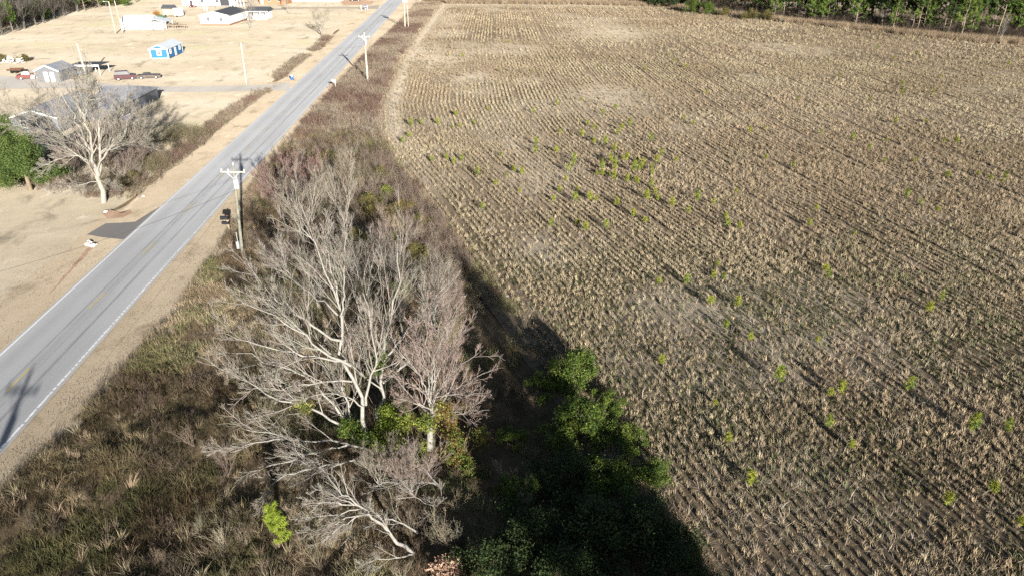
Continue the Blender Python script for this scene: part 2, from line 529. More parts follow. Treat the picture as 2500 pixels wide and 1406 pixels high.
poly_sheet('driveway_apron', [G(212, 573), G(258, 546), G(330, 542), (xL(84) - .1, 84), (xL(80) + .02, 80), (xL(75.5) + .02, 75.5), (xL(73) - .1, 73), G(300, 585), G(250, 580)], .006, M_APRON,
           'dark asphalt driveway apron beside the near road edge', 'driveway', .12)
strip('gravel_driveway', [(G(px, py - w), G(px, py + w)) for px, py, w in ((708, 213, 12), (690, 213, 9), (660, 214, 7), (620, 216, 7), (560, 217, 7), (500, 218, 7), (430, 219, 7), (360, 218, 7), (280, 214, 7), (180, 207, 9), (60, 203, 14), (-60, 200, 18))],
      .004, M_GRAVEL, 'pale gravel driveway running left past the pole', 'driveway')
strip('dirt_lane', [(G(px, py - w), G(px, py + w)) for px, py, w in ((925, 18, 5), (880, 20, 2.2), (800, 20, 2), (720, 20, 2), (640, 26, 2.5), (590, 30, 2.5))],
      .004, plain('pale_dirt', (.55, .47, .36), .95, .05, .1, .5), 'pale dirt lane leading to the far white house', 'lane')
poly_sheet('red_clay_patch', [G(300, 520), G(318, 512), G(322, 520), G(300, 532), G(262, 534), G(250, 522), G(268, 512)], .004, M_SOIL, 'reddish leaf covered ditch bank beside the apron', 'soil', .2)
strip('ditch_clay', [((q[0] - w * random.uniform(.3, 1.2), q[1], 0), (q[0] + w * random.uniform(.3, 1.2), q[1], 0)) for q, w in [(G(222 - 102 * t, 604 + 114 * t), .30 * (1 - t) + .06) for t in np.linspace(0, 1, 40)]], .006, M_SOIL, 'strip of bare red clay along the ditch', 'soil')
# ------------------------------------------------------------------ plants: growing branches with arrays
def unit(v):
    return v / np.maximum(np.linalg.norm(v, axis=-1, keepdims=True), 1e-9)

def resample(pts, n):
    p = np.asarray(pts, float)
    # smooth path through the given points
    d = np.concatenate([[0], np.cumsum(np.linalg.norm(np.diff(p, axis=0), axis=1))])
    t = np.linspace(0, d[-1], n)
    q = np.stack([np.interp(t, d, p[:, k]) for k in range(3)], 1)
    for _ in range(2):
        q[1:-1] = .25 * q[:-2] + .5 * q[1:-1] + .25 * q[2:]
    return q

def grow(P, Rr, L, k, ang, lf, n, r, wig=.12, up=.15, tmin=.2, tmax=1.0, rr=.6, rtip=.003, droop=0.0, flat=0.0):
    """children for each branch: P (B,N,3), Rr (B,N), L (B)"""
    B, N, _ = P.shape
    t = r.uniform(tmin, tmax, (B, k)); t.sort(axis=1)
    f = t * (N - 1); i = np.minimum(f.astype(int), N - 2); w = (f - i)[..., None]
    b = np.arange(B)[:, None]
    base = P[b, i] * (1 - w) + P[b, i + 1] * w
    tan = unit(P[b, i + 1] - P[b, i])
    rad = Rr[b, i] * (1 - w[..., 0]) + Rr[b, i + 1] * w[..., 0]
    ref = np.where(np.abs(tan[..., 2:3]) > .9, np.array([1., 0, 0]), np.array([0, 0, 1.]))
    u = unit(np.cross(tan, ref)); v = np.cross(tan, u)
    az = (np.arange(k)[None] * 2.4 + r.uniform(0, 6.28, (B, 1)) + r.normal(0, .4, (B, k)))[..., None]
    a = np.radians(r.uniform(ang[0], ang[1], (B, k)))[..., None] * (1 - .25 * t[..., None])
    d = unit(np.cos(a) * tan + np.sin(a) * (np.cos(az) * u + np.sin(az) * v))
    ln = L[:, None] * lf * (1.08 - .55 * t) * r.uniform(.6, 1.3, (B, k))
    d = d.reshape(-1, 3); base = base.reshape(-1, 3); ln = ln.ravel(); rad = rad.ravel()
    C = np.zeros((B * k, n, 3)); C[:, 0] = base
    step = (ln / (n - 1))[:, None]
    for j in range(1, n):
        d = unit(d + r.normal(0, wig, d.shape) + np.array([0, 0, up - droop * j / n]))
        C[:, j] = C[:, j - 1] + d * step
    r0 = np.maximum(np.minimum(rad * rr, ln * .03 + .002), rtip)
    cr = r0[:, None] + (rtip - r0)[:, None] * (np.linspace(0, 1, n)[None] ** .8)
    return C, cr, ln

def tubes(groups):
    """[(P,R,sides,col)] -> verts, quads, colours"""
    Vs = []; Fs = []; Cs = []; n0 = 0
    for P, Rr, s, col in groups:
        B, N, _ = P.shape
        T = np.empty_like(P)
        T[:, 1:-1] = P[:, 2:] - P[:, :-2]; T[:, 0] = P[:, 1] - P[:, 0]; T[:, -1] = P[:, -1] - P[:, -2]
        T = unit(T)
        m = T.mean(1, keepdims=True)
        ref = np.where(np.abs(m[..., 2:3]) > .8, np.array([1., .13, 0]), np.array([0, 0, 1.]))
        u = unit(np.cross(T, np.broadcast_to(ref, T.shape))); v = np.cross(T, u)
        a = np.linspace(0, 2 * np.pi, s, endpoint=False)
        ring = (np.cos(a)[:, None] * u[:, :, None, :] + np.sin(a)[:, None] * v[:, :, None, :]) * Rr[:, :, None, None] + P[:, :, None, :]
        Vs.append(ring.reshape(-1, 3))
        idx = (np.arange(B * N * s).reshape(B, N, s)) + n0
        nx = np.roll(idx, -1, axis=2)
        Fs.append(np.stack([idx[:, :-1], nx[:, :-1], nx[:, 1:], idx[:, 1:]], -1).reshape(-1, 4))
        cc = np.broadcast_to(np.asarray(col, float).reshape((-1, 1, 1, 3)) if np.ndim(col) > 1 else np.asarray(col, float), (B, N, s, 3))
        Cs.append(cc.reshape(-1, 3))
        n0 += B * N * s
    return np.concatenate(Vs), np.concatenate(Fs), np.concatenate(Cs)

def jit_col(base, n, r, amt=.15):
    c = np.asarray(base, float)[None] * (1 + r.normal(0, amt, (n, 1))) * (1 + r.normal(0, amt * .3, (n, 3)))
    return np.clip(c, .005, .9)

def bare_tree_meshes(stems, radii, levels, seed, cols, name):
    """stems: list of point lists. returns meshes for trunk, branches, twigs"""
    r = np.random.default_rng(seed)
    N = 12
    P = np.stack([resample(s, N) for s in stems])
    P[:, 1:-1] += r.normal(0, .012, P[:, 1:-1].shape) * np.linalg.norm(P[:, -1] - P[:, 0], axis=1)[:, None, None]
    Rr = np.stack([np.interp(np.linspace(0, 1, N) ** .8, np.linspace(0, 1, len(q)), q) for q in radii]) * .86
    L = np.linalg.norm(np.diff(P, axis=1), axis=2).sum(1)
    groups = {'trunk': [(P, Rr, 8, cols[0])], 'branches': [], 'twigs': []}
    cur = [(P, Rr, L)]
    for li, lv in enumerate(levels):
        P1, R1, L1 = cur[-1]
        kw = dict(lv); part = kw.pop('part'); sides = kw.pop('s'); ci = kw.pop('c')
        C = grow(P1, R1, L1, r=r, **kw)
        groups[part].append((C[0], C[1], sides, jit_col(cols[ci], len(C[0]), r)))
        cur.append(C)
    out = {}
    for k, g in groups.items():
        if g:
            v, f, c = tubes(g)
            out[k] = mesh_np(name + '_' + k, v, f, c, smooth=True)
    return out

def place_tree(name, meshes, loc, rz, scale, label, cat, group=None, rot=None):
    e = empty(name, loc, rz, label, cat, group)
    if rot: e.rotation_euler = rot
    e.scale = (scale,) * 3 if not hasattr(scale, '__len__') else scale
    for k, me in meshes.items():
        m = M_BARK
        if k in ('foliage', 'vine', 'crown'): m = M_LEAF
        if k == 'needles': m = M_NEEDLE
        o = obj(k, me, m, e)
        if k in ('branches', 'twigs', 'foliage', 'needles', 'stems'): o['kind'] = 'stuff'
    return e

def leaf_quads(C, size, r, aspect=.6, up=.3, out=None):
    """one bent leaf face for each centre"""
    n = len(C)
    nrm = r.normal(0, 1, (n, 3)); nrm[:, 2] += up
    if out is not None: nrm += out
    nrm = unit(nrm)
    ref = unit(r.normal(0, 1, (n, 3)))
    a = unit(np.cross(nrm, ref)); b = np.cross(nrm, a)
    s = (size * r.uniform(.6, 1.3, n))[:, None]
    a = a * s; b = b * s * aspect
    V = np.stack([C - a, C - b * .9 + nrm * s * .15, C + a, C + b * .9 + nrm * s * .15], 1).reshape(-1, 3)
    F = np.arange(n * 4).reshape(-1, 4)
    return V, F

def blob_points(blobs, n, r, shell=.55):
    """points through lumpy blobs: (x,y,z,rx,ry,rz)"""
    B = np.asarray(blobs, float)
    vol = (B[:, 3] * B[:, 4] * B[:, 5]) ** .7
    k = r.choice(len(B), n, p=vol / vol.sum())
    d = unit(r.normal(0, 1, (n, 3)))
    rad = (shell + (1 - shell) * r.random(n)) ** .8
    # lumpiness
    lump = .82 + .3 * np.sin(d[:, 0] * 5.1 + k) * np.sin(d[:, 1] * 4.3 + 2 * k) + .22 * np.sin(d[:, 2] * 7 + d[:, 0] * 6 + 3 * k)
    off = d * (rad * lump)[:, None]
    return B[k, :3] + off * B[k, 3:6], d

def foliage_mesh(name, blobs, n, size, cols, seed, aspect=.6, shell=.5, clump=0, colw=None):
    r = np.random.default_rng(seed)
    if clump:
        C, d = blob_points(blobs, n // clump, r, shell)
        C = np.repeat(C, clump, 0) + r.normal(0, size * 1.9, (n // clump * clump, 3)); d = np.repeat(d, clump, 0)
        ck = np.repeat(r.choice(len(cols), n // clump, p=colw), clump)
        tint = np.repeat(1 + r.normal(0, .16, n // clump), clump)
    else:
        C, d = blob_points(blobs, n, r, shell); ck = r.choice(len(cols), n, p=colw); tint = np.ones(n)
    C[:, 2] = np.maximum(C[:, 2], .05)
    V, F = leaf_quads(C, size, r, aspect, .25, d * .7)
    cc = np.asarray(cols, float)[ck] * (tint * (1 + r.normal(0, .12, len(C))))[:, None]
    return mesh_np(name, V, F, np.repeat(np.clip(cc, .004, .8), 4, 0))

def stems_mesh(name, n, hgt, spread, rad, col, seed, kids=3, bend=.12):
    """woody stems fanning up from one root"""
    r = np.random.default_rng(seed)
    a = r.uniform(0, 6.28, n); t = r.uniform(.2, 1, n) * spread
    N = 7
    P = np.zeros((n, N, 3)); d = unit(np.stack([np.cos(a) * t, np.sin(a) * t, np.ones(n)], 1))
    P[:, 0, :2] = r.normal(0, .1 * spread + .02, (n, 2))
    hh = hgt * r.uniform(.55, 1.05, n)
    for j in range(1, N):
        d = unit(d + r.normal(0, bend, d.shape)); P[:, j] = P[:, j - 1] + d * (hh / (N - 1))[:, None]
    Rr = rad * r.uniform(.6, 1.2, n)[:, None] * np.linspace(1, .25, N)[None]
    g = [(P, Rr, 4, jit_col(col, n, r))]
    if kids:
        C = grow(P, Rr, hh, kids, (20, 55), .4, 5, r, .12, .12, .25)
        g.append((C[0], C[1], 3, jit_col(col, len(C[0]), r)))
        D = grow(*C, kids, (20, 60), .45, 4, r, .15, .1, .2)
        g.append((D[0], D[1], 3, jit_col(np.asarray(col) * 1.05, len(D[0]), r)))
    v, f, c = tubes(g)
    return mesh_np(name, v, f, c, smooth=True)

# ------------------------------------------------------------------ scattered stuff (instanced tufts)
def hidden_collection(name, meshes, mat):
    c = bpy.data.collections.new(name)
    for k, me in enumerate(meshes):
        if not len(me.materials): me.materials.append(mat)
        o = bpy.data.objects.new('%s_%02d' % (name, k), me)
        c.objects.link(o)
    return c

def scatter(name, X, Y, coll, nvar, scl, colr, label, cat, tilt=.15, zoff=0.0, seed=1, rz=None, dim=.62):
    r = np.random.default_rng(seed)
    n = len(X)
    V = np.stack([X, Y, h(X, Y) + zoff], 1).astype(np.float32)
    me = bpy.data.meshes.new(name)
    me.vertices.add(n); me.vertices.foreach_set('co', V.ravel())
    rot = np.stack([r.normal(0, tilt, n), r.normal(0, tilt, n), r.uniform(0, 6.283, n) if rz is None else rz], 1).astype(np.float32)
    a = me.attributes.new('rot', 'FLOAT_VECTOR', 'POINT'); a.data.foreach_set('vector', rot.ravel())
    s = np.asarray(scl, np.float32)
    if s.ndim == 1: s = np.repeat(s[:, None], 3, 1)
    a = me.attributes.new('scl', 'FLOAT_VECTOR', 'POINT'); a.data.foreach_set('vector', s.ravel())
    a = me.attributes.new('idx', 'INT', 'POINT'); a.data.foreach_set('value', r.integers(0, nvar, n).astype(np.int32))
    g_ = colr.mean(1, keepdims=True)
    colr = (colr * .85 + g_ * .15) * dim
    cc = np.ones((n, 4), np.float32); cc[:, :3] = np.clip(colr, .004, .85)
    a = me.attributes.new('col', 'FLOAT_COLOR', 'POINT'); a.data.foreach_set('color', cc.ravel())
    o = obj(name, me)
    ng = bpy.data.node_groups.new(name, 'GeometryNodeTree')
    ng.interface.new_socket('Geometry', in_out='INPUT', socket_type='NodeSocketGeometry')
    ng.interface.new_socket('Geometry', in_out='OUTPUT', socket_type='NodeSocketGeometry')
    gi = ng.nodes.new('NodeGroupInput'); go = ng.nodes.new('NodeGroupOutput')
    ip = ng.nodes.new('GeometryNodeInstanceOnPoints')
    ci = ng.nodes.new('GeometryNodeCollectionInfo')
    ci.inputs['Collection'].default_value = coll
    ci.inputs['Separate Children'].default_value = True
    ci.inputs['Reset Children'].default_value = True
    def na(nm, typ):
        q = ng.nodes.new('GeometryNodeInputNamedAttribute'); q.data_type = typ; q.inputs['Name'].default_value = nm
        return q.outputs[0]
    er = ng.nodes.new('FunctionNodeEulerToRotation')
    ng.links.new(na('rot', 'FLOAT_VECTOR'), er.inputs[0])
    ng.links.new(gi.outputs[0], ip.inputs['Points'])
    ng.links.new(ci.outputs[0], ip.inputs['Instance'])
    ip.inputs['Pick Instance'].default_value = True
    ng.links.new(na('idx', 'INT'), ip.inputs['Instance Index'])
    ng.links.new(er.outputs[0], ip.inputs['Rotation'])
    ng.links.new(na('scl', 'FLOAT_VECTOR'), ip.inputs['Scale'])
    ng.links.new(ip.outputs[0], go.inputs[0])
    md = o.modifiers.new('scatter', 'NODES'); md.node_group = ng
    return tag(o, label, cat, kind='stuff')

def blade_tuft(name, n, hgt, spread, wid, lean, seed, lie=0.0, kink=.3):
    """grass or stubble tuft: n tapering bent blades"""
    r = np.random.default_rng(seed)
    a = r.uniform(0, 6.28, n)
    base = np.stack([np.cos(a), np.sin(a), np.zeros(n)], 1) * (r.random(n) ** .6 * spread)[:, None]
    out = np.stack([np.cos(a + r.normal(0, .8, n)), np.sin(a + r.normal(0, .8, n)), np.zeros(n)], 1)
    le = np.abs(r.normal(lean, lean * .6, n))
    d1 = unit(out * le[:, None] + np.array([0, 0, 1.0 - lie]))
    d2 = unit(d1 + out * (kink * r.random(n))[:, None] - np.array([0, 0, .5 * kink]) * r.random(n)[:, None])
    hh = (hgt * r.uniform(.45, 1.15, n))[:, None]
    mid = base + d1 * hh * .6; tip = mid + d2 * hh * .5
    sd = r.uniform(0, 6.28, n); side = np.stack([np.cos(sd), np.sin(sd), np.zeros(n)], 1) * (wid * r.uniform(.6, 1.3, n))[:, None]
    V = np.stack([base - side, base + side, mid + side * .8, mid - side * .8, tip], 1).reshape(-1, 3)
    V[:, 2] = np.maximum(V[:, 2], -.02)
    q = np.arange(n)[:, None] * 5
    return mesh_np(name, V, [q + np.array([[0, 1, 2, 3]]), q + np.array([[3, 2, 4]])])

def twig_clump(name, n, hgt, spread, rad, seed, kids=3, bend=.2):
    return stems_mesh(name, n, hgt, spread, rad, (.5, .5, .5), seed, kids, bend)

STUB = hidden_collection('stubble_tuft', [blade_tuft('stubble_tuft', 15, .34, .085, .013, .22, 100 + k) for k in range(6)]
                         + [blade_tuft('stubble_tuft', 12, .28, .12, .013, .6, 120 + k, .2) for k in range(2)], M_TUFT)
FARSTUB = hidden_collection('far_stubble', [blade_tuft('far_stubble', 16, .42, .17, .026, .28, 140 + k) for k in range(6)], M_TUFT)
STRAW = hidden_collection('straw', [blade_tuft('straw', 16, .75, .2, .012, 1.2, 160 + k, .55, .6) for k in range(5)], M_TUFT)
TALL = hidden_collection('tall_grass', [blade_tuft('tall_grass', 34, 1.0, .2, .0075, .34, 180 + k, 0, .6) for k in range(6)], M_TUFT)
MAT_GRASS = hidden_collection('matted_grass', [blade_tuft('matted_grass', 58, .55, .42, .0095, .9, 200 + k, .25, .9) for k in range(6)], M_TUFT)
WEED = hidden_collection('weed', [twig_clump('weed', 7, .9, .45, .007, 220 + k, 4, .16) for k in range(6)], M_TUFT)
SHRUBTWIG = hidden_collection('shrub_twig', [twig_clump('shrub_twig', 9, 2.4, .42, .014, 240 + k, 5, .13) for k in range(6)], M_TUFT)

def lerp_cols(a, b, t):
    return np.asarray(a)[None] * (1 - t[:, None]) + np.asarray(b)[None] * t[:, None]

def vary(c, r, s=.16, hue=.04):
    return c * (1 + r.normal(0, s, (len(c), 1))) * (1 + r.normal(0, hue, c.shape))

def in_view(x, y, m=4.0):
    return (np.abs(x) < .7213 * (y * .891 + 14.1) + m)

# --- stubble in rows
def stubble(y0, y1, spacing, along, seed, name, coll, nv, size, label, keep=1.0):
    r = np.random.default_rng(seed)
    X = []; Y = []; K = []
    ystep = along
    ysg = np.arange(y0, y1, ystep)
    for yv in ysg:
        xr = .7213 * (yv * .891 + 14.1) + 3
        # invert row_u along x on a fine line
        xs = np.arange(xF(yv) + .3, xr, .12)
        if len(xs) < 3: continue
        u = row_u(xs, np.full_like(xs, yv))
        k = np.arange(math.ceil(u[0] / spacing), math.floor(u[-1] / spacing))
        if len(k) == 0: continue
        xx = np.interp(k * spacing, u, xs)
        X.append(xx); Y.append(np.full(len(xx), yv)); K.append(k)
    X = np.concatenate(X); Y = np.concatenate(Y); K = np.concatenate(K)
    X = X + r.normal(0, 1, len(X)) * (.04 + .13 * ss(.42, .62, fbm(X, Y, 14, 29))); Y = Y + r.uniform(-.5, .5, len(Y)) * along
    # wheel tracks: every few rows one row is driven down for long stretches
    track = (K % 8 == 3) & (fbm(K * 3.7, Y, 22, 35) > .40) & (Y > 44)
    ok = (Y < yT(X) - 1) & (~track | (r.random(len(X)) < .12))
    pale = pale_mask(X, Y)
    gap = ss(.34, .52, fbm(X, Y, 6, 33))
    ok &= r.random(len(X)) < keep * (1 - .8 * pale) * (.5 + .5 * gap)
    X = X[ok]; Y = Y[ok]
    warm = fbm(X, Y, 22, 41); fine = fbm(X, Y, 2.5, 43)
    c = lerp_cols((.26, .20, .115), (.345, .28, .17), ss(.3, .7, warm))
    c = c * (1 - .0 * fine[:, None])
    red = ss(.55, .7, fbm(X, Y, 30, 47))[:, None]
    c = c * (1 - red * .35) + red * .35 * np.array([.29, .20, .125])
    green = (ss(.55, .75, fbm(X, Y, 7, 51)) * (r.random(len(X)) < .35) * (1 - ss(45, 110, Y)))[:, None]
    c = c * (1 - green) + green * np.array([.13, .15, .06])
    s = size * r.uniform(.55, 1.35, len(X)) * (.7 + .6 * fine)
    return scatter(name, X, Y, coll, nv, s, vary(c, r, .24 if y1 < 120 else .15, .02), label, 'stubble', .2, seed=seed, dim=1.14)

stubble(24, 62, .78, .12, 11, 'field_stubble', STUB, 8, 1.0, 'short dry stalks in rows in the near field')
stubble(62, 112, .78, .15, 12, 'field_stubble', STUB, 8, 1.15, 'short dry stalks in rows across the middle of the field')
stubble(112, 190, .78, .38, 13, 'field_stubble', FARSTUB, 6, .85, 'dry stalks in rows in the far field')
stubble(190, 344, .95, 1.15, 14, 'field_stubble', FARSTUB, 6, 1.15, 'dry stalks at the far end of the field')

def area_points(n, x0, x1, y0, y1, r, dens=None):
    X = r.uniform(x0, x1, n); Y = r.uniform(y0, y1, n)
    ok = in_view(X, Y)
    if dens is not None: ok &= r.random(n) < dens(X, Y)
    return X[ok], Y[ok]

r = np.random.default_rng(61)
# flattened pale straw
X, Y = area_points(60000, -35, 110, 25, 150, r, lambda x, y: (x > xF(y) - .8) * (.12 + .5 * (1 - ss(30, 48, y)) * (x < xF(y) + 16) + .55 * pale_mask(x, y) + .35 * ss(.55, .7, fbm(x, y, 5, 63))))
c = vary(lerp_cols((.34, .28, .20), (.50, .42, .31), r.random(len(X))), r)
scatter('flattened_straw', X, Y, STRAW, 5, r.uniform(.5, 1.15, len(X)), c, 'pale flattened straw lying across the stubble', 'straw', .2, seed=62, dim=.8)
# odd standing tufts out of the rows
X, Y = area_points(52000, -35, 175, 25, 230, r, lambda x, y: (x > xF(y) + .5) * (y < yT(x) - 2) * (.12 + .8 * ss(.48, .62, fbm(x, y, 7, 57))) * (1 - .5 * ss(90, 200, y)))
c = vary(lerp_cols((.24, .185, .12), (.42, .345, .24), r.random(len(X)) ** 1.5), r, .22)
scatter('standing_field_grass', X, Y, TALL, 6, r.uniform(.3, .62, len(X)) * (1 + .6 * ss(90, 200, Y)), c, 'scattered standing dry grass tufts between the stubble rows', 'grass', .25, seed=75, dim=.8)
# small green weeds between the rows of the near field
X, Y = area_points(60000, -5, 60, 25, 95, r, lambda x, y: (x > xF(y) + .2) * (.06 + ss(.46, .66, fbm(x, y, 8, 51))) * (1 - ss(50, 95, y)))
c = vary(lerp_cols((.10, .115, .04), (.20, .18, .075), r.random(len(X))), r)
scatter('green_field_weeds', X, Y, STUB, 8, r.uniform(.5, .9, len(X)), c, 'low green weeds between near stubble rows', 'weeds', .4, seed=63)
# tall dry grass fringe along the tree line
X = r.uniform(-30, 200, 9000); Y = yT(X) + r.normal(-1.5, 2.5, 9000)
ok = in_view(X, Y); X = X[ok]; Y = Y[ok]
c = vary(lerp_cols((.40, .28, .16), (.55, .42, .27), r.random(len(X))), r)
scatter('tall_grass_fringe', X, Y, TALL, 6, r.uniform(1.2, 2.2, len(X)), c, 'tall tan grass along the foot of the pine tree line', 'grass', .15, seed=64)

def gap_mask(x, y):
    """open strip between the red twigged tree and the field"""
    return ((x > np.interp(y, [36, 45, 55, 64], [-3.2, -3.6, -4.6, -5.0])) & (x < xF(y) + .2) & (y > 34) & (y < 64))
# --- roadside brush, right of the road
def brush_mask(x, y):
    return (x > xB(y) + .1) & (x < np.where(y < 118, xF(y) + .8, xF(y) + .6))
def brush_zone(n, y0, y1, r, dens=None):
    X = r.uniform(-44, 16, n); Y = r.uniform(y0, y1, n)
    ok = in_view(X, Y) & brush_mask(X, Y) & ~(gap_mask(X, Y) & (r.random(n) < .75))
    if dens is not None: ok &= r.random(n) < dens(X, Y)
    return X[ok], Y[ok]

def brush_col(X, Y, r):
    a = fbm(X, Y, 5, 71); b = fbm(X, Y, 3.2, 73); e = X - xB(Y)
    c = lerp_cols((.22, .155, .085), (.44, .34, .20), ss(.38, .62, a))
    dark = (ss(.5, .6, b))[:, None]
    c = c * (1 - dark * .6) + dark * .6 * np.array([.10, .075, .05])
    gr = ss(.5, .62, fbm(X, Y, 4, 77))[:, None]
    c = c * (1 - gr * .7) + gr * .7 * np.array([.21, .21, .08])
    rd = (ss(.5, .65, fbm(X, Y, 6, 79)) * ss(70, 100, Y))[:, None]
    c = c * (1 - rd * .7) + rd * .7 * np.array([.23, .115, .075])
    # darker and more olive in the near corner by the road
    nc = ((1 - ss(38, 52, Y)) * (1 - ss(-17, -10, X)))[:, None]
    c = c * (1.4 - .84 * nc) * (1 - nc * np.array([.0, -.02, .16]))
    return vary(c, r, .24)

X, Y = brush_zone(62000, 24, 120, r, lambda x, y: .12 + .88 * ss(.38, .52, fbm(x, y, 2.2, 81)))
scatter('matted_brush_grass', X, Y, MAT_GRASS, 6, r.uniform(.55, 1.15, len(X)) * (.35 + 1.3 * fbm(X, Y, 2.6, 83)), brush_col(X, Y, r), 'matted brown and olive grass between verge and thicket', 'grass', .3, seed=65)
X, Y = brush_zone(13000, 24, 120, r, lambda x, y: ss(.5, .64, fbm(x, y, 3, 85)))
c = vary(lerp_cols((.13, .09, .065), (.26, .195, .135), r.random(len(X))), r)
scatter('brown_weeds', X, Y, WEED, 6, r.uniform(.6, 1.3, len(X)), c, 'dark brown twiggy weeds among the roadside brush', 'weeds', .2, seed=66)
X, Y = brush_zone(16000, 24, 120, r, lambda x, y: (ss(.56, .68, fbm(x, y, 6, 87)) * .8 + .05) * (.45 + .55 * ss(36, 46, y)))
c = vary(lerp_cols((.42, .31, .18), (.56, .44, .29), r.random(len(X))), r)
scatter('tan_broomsedge', X, Y, TALL, 6, r.uniform(.5, 1.05, len(X)), c, 'upright tan broomsedge tufts in the roadside brush', 'grass', .15, seed=67)
# far roadside strip
X, Y = brush_zone(34000, 117, 345, r)
c = vary(lerp_cols((.30, .20, .145), (.48, .38, .26), ss(.35, .65, fbm(X, Y, 9, 89))), r)
scatter('far_roadside_brush', X, Y, MAT_GRASS, 6, r.uniform(1.0, 1.9, len(X)), c, 'reddish brown brush strip beside the far road', 'brush', .25, seed=68)
X, Y = brush_zone(7000, 108, 260, r)
c = vary(lerp_cols((.28, .17, .125), (.44, .34, .25), ss(.35, .65, fbm(X, Y, 9, 89))), r)
scatter('far_roadside_weeds', X, Y, WEED, 6, r.uniform(1.0, 1.7, len(X)), c, 'reddish weeds standing in the far roadside strip', 'weeds', .15, seed=69)

# --- short tufts on verges and near lawn, thicker towards the brush
Y = 24 + r.random(26000) ** 1.6 * 110; sd = r.random(26000)
X = np.where(sd < .62, xR(Y) + .5 + (xB(Y) - xR(Y) + .6) * r.random(26000) ** .55, xL(Y) - .5 - 14 * r.random(26000) ** 1.3)
ok = in_view(X, Y) & ~((np.abs(Y - 78) < 7) & (X < xL(Y))) & (r.random(26000) < .25 + .75 * ss(.42, .62, fbm(X, Y, 3, 107)))
X = X[ok]; Y = Y[ok]
c = vary(lerp_cols((.24, .19, .125), (.36, .30, .21), r.random(len(X))), r, .15, .02)
scatter('short_verge_grass', X, Y, STUB, 8, r.uniform(.12, .27, len(X)), c, 'short dry grass on the verges beside the road', 'grass', .3, seed=76, dim=.85)

# --- brush strip in the left ditch
def left_strip(n, r):
    Y = r.uniform(86, 236, n)
    X = xL(Y) - 6.0 + r.normal(0, .7, n) - .6 * np.sin(Y / 9)
    X = X - np.maximum(0, (112 - Y) / 26) * r.uniform(0, 6, n)
    ok = (np.abs(Y - 160) > 7 + r.normal(0, 1, n)) & (np.abs(Y - 203) > 4) & (r.random(n) < .35 + .65 * ss(.35, .5, fbm(X * 0, Y, 8, 91)))
    return X[ok], Y[ok]
X, Y = left_strip(4200, r)
c = vary(lerp_cols((.34, .215, .16), (.46, .36, .25), ss(.35, .65, fbm(X, Y, 5, 93))), r)
scatter('ditch_brush', X, Y, WEED, 6, r.uniform(.7, 1.3, len(X)), c, 'reddish brown brush in the ditch left of the road', 'brush', .2, seed=70)
X, Y = left_strip(5000, r)
c = vary(lerp_cols((.32, .26, .15), (.50, .41, .27), ss(.35, .65, fbm(X, Y, 5, 95))), r)
scatter('ditch_grass', X, Y, MAT_GRASS, 6, r.uniform(.6, 1.2, len(X)), c, 'tangled tan grass in the ditch left of the road', 'grass', .2, seed=71)

# --- underbrush stems inside the thicket
def thicket_mask(x, y):
    c = np.interp(y, [24, 36, 50, 62, 76, 92, 104], [-8, -9, -11, -14, -18, -24, -29])
    w = np.interp(y, [24, 36, 50, 62, 76, 92, 104], [9, 10, 10.5, 9, 9, 7, 4.5])
    return np.exp(-np.abs((x - c) / w) ** 5) * (x > xB(y) + 3.5) * (x < xF(y) + .5) * ~gap_mask(x, y) * (.3 + .7 * ss(35, 39, y))
X, Y = area_points(9000, -36, 10, 26, 106, r, lambda x, y: thicket_mask(x, y) * (.05 + .5 * ss(.44, .6, fbm(x, y, 4, 97))))
c = vary(lerp_cols((.31, .265, .185), (.55, .46, .33), r.random(len(X))), r)
ol = ss(.48, .6, fbm(X, Y, 5, 105))[:, None]
c = c * (1 - ol * .55) + ol * .55 * np.array([.34, .31, .14])
rd = (ss(.58, .68, fbm(X, Y, 6, 99)))[:, None]
c = c * (1 - rd * .45) + rd * .45 * np.array([.28, .17, .14])
scatter('thicket_underbrush', X, Y, SHRUBTWIG, 6, r.uniform(.5, 1.15, len(X)), c, 'grey brown twiggy underbrush filling the bare thicket', 'underbrush', .22, seed=72)
# thicket edge shrubs on the field side (reddish)
Y = r.uniform(46, 104, 1500); X = xF(Y) - r.uniform(.2, 4.5, 1500)
ok = ~gap_mask(X, Y); X = X[ok]; Y = Y[ok]
c = vary(lerp_cols((.30, .20, .15), (.42, .33, .25), r.random(len(X))), r)
scatter('field_edge_briars', X, Y, SHRUBTWIG, 6, r.uniform(.3, .75, len(X)), c, 'reddish briars along the thicket edge of the field', 'briars', .25, seed=73)
# --- brush under and around the big yard tree
X = r.uniform(-72, -50, 4200); Y = r.uniform(86, 118, 4200)
ok = in_view(X, Y) & (X < xL(Y) - 5) & (X > -70) & (Y > 87.5 + .12 * (X + 52) ** 2 * .12) & (r.random(4200) < .12 + ss(.42, .6, fbm(X, Y, 5, 101)) * .45)
X = X[ok]; Y = Y[ok]
c = vary(lerp_cols((.32, .25, .17), (.46, .33, .24), r.random(len(X))), r)
gr = ss(.5, .62, fbm(X, Y, 5, 103))[:, None]
c = c * (1 - gr * .7) + gr * .7 * np.array([.26, .24, .10])
scatter('yard_underbrush', X, Y, SHRUBTWIG, 6, r.uniform(.35, .95, len(X)), c, 'tangled brown underbrush beneath the big yard tree', 'underbrush', .2, seed=74)
# ------------------------------------------------------------------ bare trees of the thicket
PALE = ((.255, .245, .22), (.25, .235, .205), (.225, .20, .17))
GREYT = ((.27, .25, .215), (.26, .235, .195), (.23, .20, .16))
REDT = ((.25, .24, .215), (.24, .205, .18), (.225, .165, .145))
YARD = ((.27, .255, .22), (.26, .24, .205), (.25, .23, .195))

